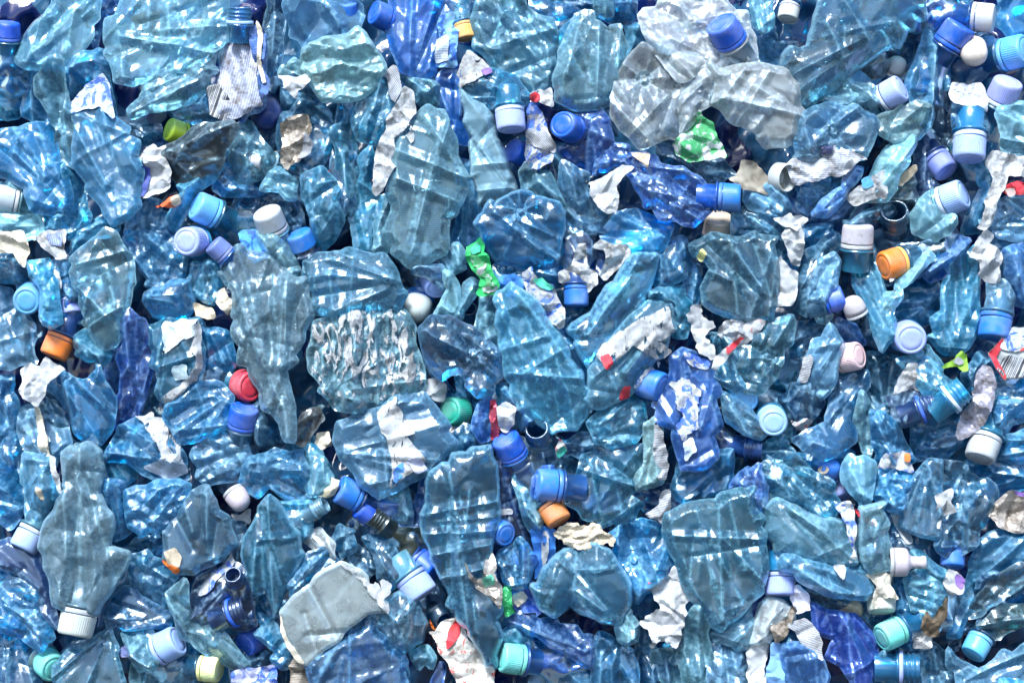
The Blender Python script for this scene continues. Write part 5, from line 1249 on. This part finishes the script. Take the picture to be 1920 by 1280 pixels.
B('g', 4.2, 'teal', '1365,60 1500,0 1680,-10 1725,100 1728,245 1650,285 1510,175 1440,240 1375,200', 'teal clear crumpled bottle at the lower left of the lilac flat base', haze=.34, col=(.25,.58,.74), pleat=[(1490,60,1720,120,.003), (1450,230,1500,40,.004)])
B('g', 4.8, 'sky', '1365,480 1450,330 1510,228 1550,270 1640,420 1692,560 1650,645 1570,795 1540,900 1515,830 1490,775 1430,780 1380,680 1355,560', 'blade shaped sky blue bottle with bright cross glint at the bottom left', haze=.3, sl=.3, T=.010, edge=.016, pleat=[(1510,240,1540,880,.006), (1470,470,1620,460,.003)])
B('g', 4, 'sky', '1550,275 1755,265 1745,350 1690,490 1640,420', 'sky blue film right of the blade shaped bottle', haze=.38, **FLAT)
NK('g', 4.2, 1765, 310, 112, -30, 76, 'white threaded open neck under the lilac flat base', 'milky')
B('g', 4, 'grey', '1715,0 1800,20 1855,130 1790,225 1728,235', 'greyish film with parallel folds left of a cream scrap', sl=.5, aniso=2.4)
S('g', 5, (.66,.62,.45), 'plain', '1770,230 1800,190 1850,140 1892,150 1862,230 1822,246', 'cream torn scrap left of the blue cap chain', dirt=.8, sl=.8)
B('g', 4, 'white', '1695,480 1790,420 1865,500 1865,590 1800,565', 'silvery crumpled piece at the lower left of the blue cap chain', **CRK, haze=.3)
B('g', 5.4, 'white', '1570,890 1640,800 1760,690 1905,612 2010,655 2150,830 2175,870 2050,885 1950,960 1800,1090 1710,1175 1620,1060 1578,980', 'large pale bluish white sheet of plastic at the bottom left of the middle', col=(1.12,.885,.89), haze=1.0, bend=.001, dirt=.12, fan=1, T=.002, edge=.0015, sl=.12, fs=.03, fine=.3, tilt=.01,
  lab=[('1905,610 1965,638 2085,728 2135,702 2182,740 2142,812 2190,892 2140,860 2080,795 2000,690', 'white', 'plain', dict(dz=.006, dirt=.4, rag=2.5)), ('1570,900 1585,980 1620,1055 1700,1165 1660,1150 1600,1060 1572,985', 'cream', 'plain', dict(dz=.004, dirt=.6))])
B('g', 4.8, 'azure', '1610,730 1720,560 1800,535 1890,612 1750,690 1630,800', 'azure crinkled bottle above the large pale sheet', haze=.4, **CRK)
B('g', 4, 'teal', '1440,900 1520,910 1600,1030 1650,1100 1600,1190 1520,1140 1425,1000', 'teal grey rippled bottle left of the large pale sheet', rib=(60, .009, .002), haze=.3)
K('g', 3.2, 1395, 1050, 152, 150, 45, 'cobalt', 'bottle with shaded cobalt cap under the navy crushed bottle', 'navy', kind='smooth')
B('g', 4, 'grey', '680,1000 780,960 845,1000 905,1100 865,1195 740,1135', 'clear grey bottle with blue lilac cap pointing right at the bottom left', cap=(950, 1062, 190, -27, 78, 'lilac', dict(kind='smooth', ringcol='lilac')), lab=[('660,1100 700,1070 745,1065 740,1120 690,1130', 'plum', 'stripe', dict(dz=.008)), ('870,1075 900,1065 935,1100 910,1115', 'white', 'plain', dict(dz=.012))])
K('g', 3.8, 1185, 1200, 152, 4, 76, 'yellow', 'bottle with ribbed pale yellow cap at the bottom edge', 'teal')
S('g', 5, (.5,.54,.8), 'blue', '1290,1222 1400,1195 1530,1180 1565,1240 1540,1290 1290,1290', 'lilac and white foil label at the bottom edge', dirt=.5)
S('g', 4.6, 'beige', 'stripe', '1600,1190 1640,1110 1700,1170 1740,1230 1700,1270 1650,1240', 'dirty striped scrap at the lower corner of the large pale sheet', dirt=1.1)
B('g', 4.8, 'sky', '1715,1180 1905,1030 2050,895 2100,1000 2250,1130 2295,1290 1790,1290', 'sky blue film with wavy streaks along the bottom edge', haze=.34, col=(.3,.62,.86), sl=.4, aniso=2.6, ang=.5)
B('g', 3.4, 'grey', '735,1180 870,1120 945,1190 885,1290 750,1290', 'grey clear piece at the bottom edge left of the yellow cap')
B('g', 3.4, 'lilac', '885,1290 950,1200 1030,1160 1080,1290', 'lilac bottle end at the bottom edge left of the yellow cap')
B('g', 2.8, 'sky', '1040,1010 1115,1060 1125,1200 1080,1290 1030,1160', 'sky blue bottle between the blue lilac cap and the yellow cap')
B('g', 3.2, 'dark', '1280,1060 1420,1130 1530,1150 1480,1200 1380,1200 1290,1230', 'dark clear bottle right of the pale yellow cap')
B('g', 2.6, 'teal', '400,1060 560,1010 600,1000 480,1080 330,1170', 'teal bottle above the flat triangular film')
B('g', 2.8, 'dark', '1290,380 1370,350 1380,480 1360,560 1390,690 1290,590 1310,500', 'dark bottle left of the blade shaped bottle')
B('g', 2.8, 'teal', '640,560 760,480 880,460 920,560 830,550 720,580 680,680', 'teal bottle under the shiny bright azure one')
B('g', 2.8, 'sky', '560,-30 720,10 760,120 700,170 590,150 560,90', 'sky blue bottle right of the top of the big grey long bottle')
B('g', 3, 'azure', '1400,780 1490,780 1530,900 1440,900', 'small azure piece under the blade shaped bottle')

# ---- bottom middle
K('h', 4.2, 30, 215, 180, 205, 72, 'blue', 'bottle with mid blue cap starting the chain of caps at the lower left of centre', 'blue', kind='smooth')
K('h', 3.9, 130, 318, 150, 215, 70, 'cobalt', 'bottle with shiny cobalt cap in the middle of the chain of caps', 'navy', kind='smooth')
NK('h', 3.6, 225, 385, 140, 218, 72, 'khaki green bottle neck at the end of the chain of caps', 'khaki')
B('h', 3.8, 'grey', '245,250 360,180 385,300 375,385 290,385', 'grey clear folded piece below the broad lilac base', sl=.5)
B('h', 3.4, 'cobalt', '395,310 470,110 485,260 455,490 410,410', 'narrow cobalt strip left of the long rippled bottle', aniso=2.4, lab=[('408,385 425,385 425,420 410,425', 'red', 'plain', dict(dz=.007))])
B('h', 5.4, 'sky', '450,330 480,280 480,150 560,60 700,0 830,-40 872,230 875,400 835,520 850,620 890,830 892,1000 862,1195 800,1135 720,1005 640,875 560,690 510,565 460,445', 'very long pale rippled bottle running down below the centre', col=(.42,.68,.8), haze=.36, T=.012, edge=.014, sl=.32, fs=.024, pleat=[(450,440,860,420,.003), (500,560,830,500,.003), (560,690,850,620,.003), (470,330,870,260,.003), (600,340,720,1000,.004), (720,200,690,480,.005)],
  lab=[('640,245 690,225 735,255 745,330 690,340 645,310', 'maroon', 'red', dict(dz=.006, sl=.2)), ('745,845 790,850 800,900 770,900', 'maroon', 'plain', dict(dz=.004))])
S('h', 6, (.42,.40,.38), 'foil', '680,580 705,640 760,700 795,690 822,520 855,590 850,660 892,745 885,860 830,785 760,745 690,655', 'torn grey foil with a green patch on the very long rippled bottle', dirt=1.1, sl=.8, marks=[('790,690 840,670 850,720 800,735', (.1,.4,.3), 'plain', {})])
B('h', 4.9, 'blue', '1080,130 1130,80 1180,70 1190,280 1130,290 1075,240', 'big bright blue cap lying sideways above an orange brown cap', cap=(1140, 175, 190, 186, 78, 'blue', dict(kind='smooth', up=.004)), sl=.1)
K('h', 4.9, 1195, 345, 160, -125+180, 70, 'rust', 'bottle with ribbed orange brown cap below the big bright blue cap', 'dark')
B('h', 3.8, 'navy', '830,30 985,40 975,110 1000,240 1050,420 1075,600 1050,710 940,745 885,640 900,540 875,380 865,200', 'navy narrow bottle right of the very long rippled bottle', mat='smooth', sl=.5, aniso=2.4, ang=1.5, haze=.25, lab=[('878,315 950,308 955,328 880,335', 'white', 'plain', dict(dz=.009, rag=.5))])
LC('h', 4.6, 895, 440, 150, 20, 40, 'blue', 'blue cap face squeezed between the long rippled bottle and the navy bottle', kind='smooth')
LC('h', 4.3, 1030, 595, 130, 30, 45, 'blue', 'small blue cap under film at the foot of the navy narrow bottle', kind='smooth')
B('h', 4.7, 'azure', '900,540 1000,470 1060,560 1060,640 1020,740 930,740 890,640', 'azure film over a small blue cap', haze=.2)
B('h', 4.6, 'grey', '965,110 1050,240 1125,330 1112,405 1040,405 1000,260', 'grey clear strip between the navy bottle and the orange brown cap', aniso=2.4, haze=.45)
S('h', 4.9, (.03,.17,.55), 'plain', '1055,430 1110,400 1192,430 1187,560 1140,650 1080,705 1070,500', 'blue printed label with white stripe left of the crumpled beige paper', dirt=.15, sl=.3, marks=[('1130,440 1158,430 1150,560 1128,640 1122,560', 'white', 'plain', dict(rag=.8))])
S('h', 5.6, (.55,.50,.40), 'plain', '1190,450 1260,385 1330,410 1400,395 1500,450 1515,515 1400,500 1300,525 1250,505', 'crumpled beige brown paper under the orange brown cap', dirt=1.1, sl=1.1, fs=.006, rag=3)
B('h', 5, 'grey', '1055,730 1130,640 1200,570 1300,510 1400,495 1500,540 1545,620 1605,720 1605,855 1560,935 1450,935 1330,885 1280,855 1190,912 1110,865', 'puffy double lobed grey blue bottle below the crumpled paper', col=(.42,.62,.72), T=.020, edge=.028, sl=.2, fs=.028, haze=.4, pleat=[(1310,520,1285,850,-.012), (1300,780,1440,930,.004), (1310,640,1530,610,.003)], mat='wet')
B('h', 4.2, 'azure', '1495,450 1580,390 1680,368 1795,420 1835,560 1855,710 1790,745 1720,765 1650,835 1600,740 1550,620', 'azure base with star creases right of the double lobed bottle', star=(1630, 590, 200), haze=.3, lab=[('1700,660 1730,650 1735,700 1708,710', 'red', 'red', dict(dz=.006))])
S('h', 5.6, 'white', 'plain', '1670,940 1780,872 1740,760 1720,680 1790,700 1860,640 1925,655 1970,720 1935,830 1905,980 1870,1092 1800,1030 1735,1082 1740,1030', 'large crumpled white torn label right of the starred azure base', dirt=.5, sl=.9, rag=3)
B('h', 4.4, 'azure', '925,920 1000,888 1200,930 1400,1020 1395,1195 1250,1110 1080,1000 940,965', 'deep azure film sheet below the double lobed bottle', haze=.34, sl=.35, col=(.14,.45,.75))
B('h', 4, 'teal', '1000,960 1040,975 1110,1000 1280,1120 1400,1220 1450,1290 1035,1290 1060,1130', 'broad grey teal film at the bottom edge right of the mint cap', haze=.34, sl=.4)
B('h', 4.2, 'sky', '885,1000 960,958 1040,985 1065,1120 1020,1165 900,1040', 'sky blue crumpled piece above the lower mint cap', **CRK)
K('h', 5, 940, 1142, 178, 190, 72, 'mint', 'bottle with ribbed mint cap pointing left at the bottom edge', 'blue')
S('h', 5.2, (.70,.70,.66), 'red', '490,1000 560,950 640,918 690,1000 760,1100 835,1195 865,1290 800,1240 700,1232 600,1170 550,1120 530,1040', 'dirty white label smeared with red at the bottom', dirt=.8, sl=.5, marks=[('590,1040 610,975 655,945 660,990 625,1050 590,1090', 'red', 'red', {})])
B('h', 4.2, 'grey', '245,820 330,770 440,850 475,940 445,1045 350,1112 265,1050 205,950', 'grey blue droplet covered bottle with ribbed lilac cap pointing up right at the bottom', cap=(430, 750, 185, 52, 78, 'lilac', dict(up=.004)), mat='wet', T=.02, edge=.03, sl=.15, col=(.42,.62,.74))
K('h', 3.4, 480, 640, 180, 35, 70, 'cobalt', 'bottle with shaded cobalt cap above the lower lilac cap', 'navy', kind='smooth')
B('h', 3.8, 'azure', '0,1000 140,880 210,900 270,1050 350,1120 400,1290 200,1290 0,1290', 'azure bottle with white streaks at the bottom left of centre', haze=.34, aniso=2.4, **{**CRK, 'sl': .5})
B('h', 4, 'grey', '385,1115 480,1070 525,1130 505,1195 430,1205', 'small grey square base at the bottom edge', haze=.45, sl=.2)
B('h', 4, 'cobalt', '425,1245 560,1165 575,1290 425,1290', 'cobalt folded film at the bottom edge left of the red smeared label', sl=.3, haze=.35)
NK('h', 3.4, 545, 900, 130, 40, 35, 'dark open neck with white threads right of the lower lilac cap', 'dark')
S('h', 4.2, 'orange', 'plain', '495,930 510,960 535,975 525,985 500,965', 'tiny orange ring piece under the dark open neck')
S('h', 5, (.02,.30,.10), 'foil', '890,780 930,720 945,820 962,880 920,902 890,840', 'shiny green scrap below the navy narrow bottle', dirt=.2)
B('h', 4.4, 'blue', '935,760 1045,710 1065,800 1105,905 980,865', 'bright blue label wrapped piece with whitish scrap below the navy narrow bottle', haze=.7, col=(.03,.38,.88), lab=[('950,805 1010,770 1035,800 985,855', 'cream', 'plain', dict(dz=.008, dirt=.6))])
B('h', 3.2, 'dark', '-10,560 90,510 205,560 205,665 140,705 50,640', 'dark teal ribbed bottle below the chain of caps', rib=(-10, .009, .0025), haze=.3)
B('h', 3.6, 'teal', '-10,400 70,430 80,530 0,580 -40,520', 'teal rounded bottle end left of the chain of caps')
B('h', 3.8, 'teal', '120,470 280,490 320,590 375,680 280,755 205,700 185,560', 'teal grey crumpled bottle above the lower lilac cap', haze=.34, sl=.5)
B('h', 3.2, 'dark', '285,560 400,500 480,520 450,590 350,650', 'dark clear bottle right of the khaki green neck')
S('h', 5.2, 'white', 'stripe', '1775,290 1790,210 1832,203 1838,300 1800,395 1760,362 1700,342', 'white zigzag striped paper strip hanging in the dark gap', uvang=10, sl=.8)
B('h', 4.6, 'sky', '1340,50 1400,0 1690,-40 1665,120 1640,200 1685,290 1640,345 1560,385 1450,405 1350,355 1255,270 1235,200 1310,150', 'sky blue crumpled bottle with a round blue disc inside at the lower middle', haze=.3, sl=.5, lab=[('1340,290 1400,230 1500,205 1560,250 1540,310 1420,330', (.04,.28,.62), 'text', dict(dz=.001, sl=.15, dirt=.1))])
B('h', 2.4, 'navy', '1640,200 1760,170 1905,160 1905,300 1840,310 1790,380 1700,320', 'navy bottle in the dark gap behind the zigzag striped paper')
B('h', 4.4, 'azure', '1405,1110 1440,1000 1530,1050 1620,1100 1655,1200 1650,1290 1430,1290', 'bright azure bottle at the bottom edge right of the broad grey teal film', haze=.4)
B('h', 4.6, 'mint', '1525,885 1610,870 1645,1040 1590,1065 1530,950', 'cream white film tongue at the bottom', haze=.6, col=(.7,.78,.8))
B('h', 3, 'dark', '1640,900 1720,950 1745,1085 1800,1130 1905,1250 1880,1290 1650,1290 1650,1100', 'dark teal bottle under the large crumpled white label')
B('h', 3.2, 'grey', '1740,1100 1860,1090 1905,1150 1920,1290 1840,1290', 'grey clear strip at the bottom edge below the crumpled white label')
B('h', 2.6, 'dark', '590,820 680,960 600,940 500,1000 470,960 560,900', 'dark bottle left of the very long rippled bottle near the bottom')
B('h', 2.6, 'azure', '1500,-30 1380,-50 1230,-30 1330,20', 'azure bottle at the lower middle under the open mouth')
B('h', 3, 'teal', '1240,-10 1330,-20 1340,60 1290,160 1230,240 1190,150', 'teal bottle right of the big bright blue cap')

# ---- bottom right
B('i', 5.4, 'pale', '-100,370 0,295 195,262 200,238 350,192 410,320 462,450 472,640 440,745 330,885 240,945 210,985 130,900 0,720 -70,540', 'very large pale flat bottle with an upright pleat at the lower right', col=(.55,.76,.88), haze=.4, T=.009, edge=.008, sl=.28, fs=.03, pleat=[(195,280,215,960,.005), (250,250,340,640,.004), (-60,450,440,470,.003)])
B('i', 3.6, 'azure', '0,-20 270,-20 275,100 240,205 130,235 0,270 -60,200', 'azure bottle with a clear bubble right of the zigzag striped paper', lab=[('50,80 100,30 150,60 140,150 80,165', 'paleblue', 'blue', dict(dz=.001))], sl=.5)
B('i', 4.6, 'blue', '265,195 360,80 430,55 468,165 455,300 405,330 350,200', 'crinkled cobalt clear film above the very large pale flat bottle', haze=.35, col=(.25,.5,.9), **CRK)
B('i', 4.4, 'sky', '455,265 450,60 540,-10 630,10 700,80 845,170 855,250 845,345 780,375 650,305 540,275', 'sky blue bottle with bright creases left of an egg shaped blue cap', haze=.36, **CRK)
K('i', 4, 820, 85, 135, -80, 40, 'blue', 'bottle with egg shaped blue cap bearing a beige speck', 'blue', kind='dome')
S('i', 4.9, 'beige', 'plain', '765,90 790,68 812,85 800,108 770,110', 'beige speck stuck on the egg shaped blue cap')
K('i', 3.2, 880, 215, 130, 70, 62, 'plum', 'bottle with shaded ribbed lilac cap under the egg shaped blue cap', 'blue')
B('i', 4.8, 'milky', '450,300 520,262 620,290 700,340 800,370 905,380 945,500 965,605 900,625 760,605 620,575 520,545 455,435', 'milky white bottle beaded with droplets at the lower right', col=(.66,.78,.86), haze=.7, mat='wet', T=.018, edge=.03, sl=.2, dirt=.2)
B('i', 5.4, 'pale', '985,300 1130,268 1152,400 1165,645 1050,668 1000,600 985,450', 'clear box shaped bottle end with a red triangle at the lower right', haze=.34, T=.010, edge=.006, sl=.22, lab=[('958,308 1020,350 1065,390 1040,395 1000,372', 'red', 'plain', dict(dz=.008, sl=.2)), ('1000,430 1060,410 1080,540 1010,560', (.4,.55,.8), 'blue', dict(dz=-.002))])
S('i', 5.8, 'white', 'blue', '852,290 930,268 965,400 962,585 930,605 918,400 890,340', 'folded white paper strip with blue lines beside the red triangle', sl=.5, dirt=.3)
LC('i', 5.2, 1232, 605, 175, 0, 84, 'white', 'white nozzle cap pointing right at the lower right', kind='sport')
B('i', 5.6, 'sky', '535,605 560,570 620,568 760,610 1045,660 1062,775 980,805 880,795 740,745 640,695', 'long pale film under the milky droplet bottle', col=(.45,.7,.84), haze=.42, sl=.3, dirt=.3, lab=[('838,625 895,622 900,650 888,695 860,660', 'white', 'plain', dict(dz=.008))])
S('i', 6, (.62,.62,.55), 'plain', '1030,680 1110,650 1172,690 1160,740 1202,812 1150,792 1085,865 1062,820 1090,740', 'cream torn scrap hanging over a plain white cap', dirt=.8, sl=.7)
K('i', 4.6, 1108, 835, 170, 93, 68, 'white', 'bottle with plain white cap pointing down under the cream torn scrap', 'sky', kind='smooth', ring=False)
B('i', 4.6, 'azure', '475,560 560,590 640,660 625,690 470,680', 'azure bottle with ribbed lilac cap pointing down at the lower right', cap=(540, 742, 170, 92, 76, 'lilac', {}), sl=.4)
K('i', 4.8, 1150, 1010, 178, 158, 70, 'mint', 'bottle with ribbed mint green cap at the lower right', 'azure')
B('i', 4.8, 'white', '1262,680 1310,655 1465,740 1475,800 1420,905 1340,925 1285,880', 'white blue bottle piece with strong ribs right of the plain white cap', col=(.6,.78,.88), rib=(105, .0085, .003), haze=.6, sl=.15)
S('i', 5.2, 'brown', 'plain', '1330,960 1360,880 1400,930 1440,860 1485,800 1475,880 1430,960 1440,1030 1370,1015', 'dark brown dirty stain of rag below the ribbed white piece', dirt=1.2, sl=.8)
B('i', 4, 'sky', '1270,530 1380,600 1480,655 1505,705 1465,745 1310,660 1262,600', 'sky blue clear piece right of the white nozzle cap')
S('i', 5.6, 'white', 'plain', '1468,720 1490,648 1535,665 1575,705 1562,780 1500,792', 'white torn paper with a purple corner at the lower right', dirt=.7, marks=[('1535,680 1578,708 1562,755 1535,730', 'purple', 'plain', {})])
B('i', 4.6, 'teal', '1220,410 1250,250 1300,120 1380,38 1450,45 1440,200 1430,290 1422,465 1330,455', 'dirty teal fan shaped film left of a small frayed white scrap', dirt=.8, haze=.36, **FLAT)
B('i', 4.7, 'teal', '1440,45 1585,60 1592,110 1660,150 1742,180 1745,285 1680,405 1620,525 1500,585 1430,545 1440,380 1500,260', 'dirty teal rounded bottle right of a small frayed white scrap', dirt=.6, haze=.3, pleat=[(1500,260,1700,180,.003), (1590,100,1500,260,.003)])
S('i', 5.4, 'white', 'plain', '1408,240 1455,215 1502,195 1492,270 1517,322 1450,352 1425,420 1420,330', 'small frayed white scrap between two dirty teal films', dirt=.6)
K('i', 3.8, 1505, 590, 150, 95, 70, 'blue', 'bottle with blue cap peeking below the dirty teal rounded bottle', 'blue', kind='smooth')
S('i', 5.2, (.5,.46,.42), 'foil', '1698,340 1780,240 1880,168 1905,300 1872,400 1892,445 1830,435 1760,400', 'silver brown foil label with a purple streak at the right edge', dirt=1.0, sl=.8, marks=[('1850,215 1880,175 1895,270 1870,255', 'purple', 'plain', {})])
B('i', 4, 'azure', '1065,200 1105,85 1290,130 1245,295 1150,315', 'azure ribbed bottle under a white triangular label', rib=(75, .009, .0025), haze=.3)
B('i', 3.6, 'dark', '1130,320 1250,320 1310,500 1230,540 1160,500', 'dark bottle circled by a grey curved band', lab=[('1158,320 1190,318 1240,380 1282,490 1240,495 1190,400', (.5,.56,.62), 'plain', dict(dz=.012, rag=.4, sl=.1))])
S('i', 5, 'white', 'blue', '1088,80 1140,0 1240,-10 1302,105 1200,80', 'white triangular label with blue print and a red dot', marks=[('1245,5 1268,5 1270,35 1250,40', 'orange', 'plain', {})])
B('i', 4.8, 'milky', '895,150 900,60 960,30 1070,55 1062,180 1040,260 1000,290 940,215', 'milky grey bottle speckled with droplets left of the azure ribbed bottle', mat='wet', col=(.6,.7,.76), sl=.25)
B('i', 4, 'teal', '1620,640 1640,500 1700,450 1860,440 1905,460 1905,640 1740,720 1620,880 1560,1010 1490,1030 1590,800', 'teal shiny sheets slanting along the right edge', aniso=2.6, ang=.9, sl=.55, haze=.28)
B('i', 4.6, 'grey', '1590,900 1740,700 1905,510 1905,630 1700,860 1620,920', 'grey diagonal film strip at the lower right edge', haze=.3, col=(.4,.55,.62), aniso=2.6)
B('i', 4, 'green', '1640,960 1760,850 1905,820 1905,915 1790,1005 1720,1035', 'dark greenish film at the lower right edge', col=(.14,.36,.36), haze=.3)
B('i', 3.4, 'dark', '1640,700 1720,640 1800,700 1905,650 1905,840 1760,860 1640,950', 'dark teal bottle behind the grey diagonal strip')
K('i', 3.8, 1635, 1085, 158, 125, 68, 'sky', 'bottle with dirty sky blue cap inside a folded film at the bottom right', 'dark', kind='smooth')
B('i', 4.6, 'grey', '1485,1090 1560,1170 1650,1205 1760,1135 1870,985 1905,920 1905,1150 1800,1290 1690,1250 1580,1230', 'grey teal folded film cupping the dirty sky blue cap', col=(.35,.52,.62), haze=.34, sl=.4)
B('i', 4.6, 'mint', '-10,1000 30,900 80,830 135,960 165,1160 155,1290 -10,1290', 'grey green folded leaf like film at the bottom', col=(.42,.56,.60), aniso=3, ang=1.5, haze=.4, pleat=[(80,860,100,1280,.004)])
B('i', 4.2, 'milky', '150,1000 300,890 395,825 385,960 355,1075 270,1055 200,1055', 'milky grey bottle streaked with dark drips below the very large pale bottle', mat='wet', sl=.25, col=(.5,.62,.7))
B('i', 4.4, 'white', '375,1060 400,950 440,840 560,825 620,890 560,945 500,975 480,1050', 'puffy whitish blue bottle under the lower right lilac cap', T=.016, edge=.024, sl=.25, haze=.5)
B('i', 4.4, 'lilac', '160,1060 300,1030 365,1090 355,1180 410,1290 180,1290', 'glossy lilac foil bag at the bottom edge', haze=.5, **CRK)
S('i', 5.2, 'white', 'plain', '360,1120 400,1040 490,1035 480,1120 462,1290 408,1280', 'pale white label strip at the bottom edge right of the lilac foil bag', dirt=.3, sl=.5)
S('i', 5, (.2,.42,.78), 'plain', '470,1200 500,1060 572,1090 575,1240 470,1275', 'light blue paper label at the bottom edge', dirt=.1, sl=.4)
S('i', 5.4, (.6,.63,.82), 'plain', '608,800 650,735 700,785 712,870 640,895', 'lilac white folded label tip below the ribbed lilac cap', sl=.6, dirt=.5)
S('i', 5.6, 'white', 'stripe', '588,960 690,925 762,1000 785,1155 700,1092', 'white label with black ruled lines at the bottom right', uvang=-15, sl=.4)
B('i', 4.2, 'cobalt', '715,830 850,880 960,900 1085,1040 1095,1165 1000,1245 880,1175 800,1130 850,1030 760,1000', 'cobalt translucent bottle right of the black ruled label', sl=.5, haze=.3, col=(.03,.36,.88))
S('i', 5, (.35,.31,.27), 'plain', '488,960 560,930 610,845 632,880 575,1000 520,1055', 'dirty brownish scrap left of the black ruled label', dirt=1.2, sl=.8)
B('i', 4.6, 'lilac', '560,1060 660,1050 770,1130 830,1290 560,1290', 'lilac blue shiny film below the black ruled label', haze=.5, sl=.5, col=(.38,.58,.9))
B('i', 4, 'sky', '1085,1150 1110,1100 1180,1120 1180,1270 1090,1280', 'sky blue bottle with open neck and lilac ring at the bottom edge', neck=(1210, 1195, 190, 0, 80, dict(tint='azure', ringtint='lilac')))
B('i', 3.8, 'teal', '1290,1110 1400,1055 1475,1130 1565,1290 1290,1290', 'teal crumpled bottle at the bottom edge left of the folded film')
B('i', 3.8, 'sky', '1640,1290 1700,1220 1850,1195 1905,1290', 'sky grey bottle end in the bottom right corner')
B('i', 3.4, 'dark', '690,770 880,800 1000,830 990,905 850,895 740,830', 'dark teal bottle left of the plain white cap with brown film', lab=[('850,905 920,850 960,808 1000,870 965,910', 'beige', 'plain', dict(dz=.006, dirt=.5))])
B('i', 3.6, 'azure', '1180,740 1265,690 1290,920 1275,1100 1220,1070 1245,950 1200,880', 'azure upright bottle right of the plain white cap', aniso=2.4)
S('i', 4.8, (.5,.52,.55), 'plain', '1295,1025 1390,1000 1395,1080 1300,1092', 'grey square scrap under the brown rag', dirt=.9)
B('i', 3, 'azure', '1580,60 1680,-20 1905,-20 1905,170 1780,240 1740,180 1600,120', 'azure bottle at the right edge below the dirty white cap')
B('i', 2.8, 'azure', '630,0 760,-20 950,-10 930,60 890,160 760,110', 'azure bottle behind the egg shaped blue cap')
B('i', 2.8, 'navy', '960,1240 1080,1180 1110,1290 950,1290', 'navy bottle end at the bottom edge right of the cobalt translucent bottle')
B('i', 2.8, 'teal', '940,820 1040,780 1090,930 1060,1040 980,900', 'teal bottle below the long pale film')
B('i', 2.8, 'dark', '1480,1030 1600,940 1680,960 1600,1000 1540,1090', 'dark bottle with a reddish stain above the dirty sky blue cap', lab=[('1530,965 1590,920 1610,945 1545,1000', 'maroon', 'plain', dict(dz=.010))])

# ------------------------------------------------------------------ torn labels go on last, then the bale is stood upright
for a_, k_ in LATER:
    scrap(*a_, **k_)
from mathutils import Matrix
UP = Matrix.Rotation(math.radians(90), 4, 'X')
for o in list(SC.objects):
    if o.parent is None and o.type in ('MESH', 'EMPTY'):
        o.matrix_world = UP @ Matrix.Translation(o.location)
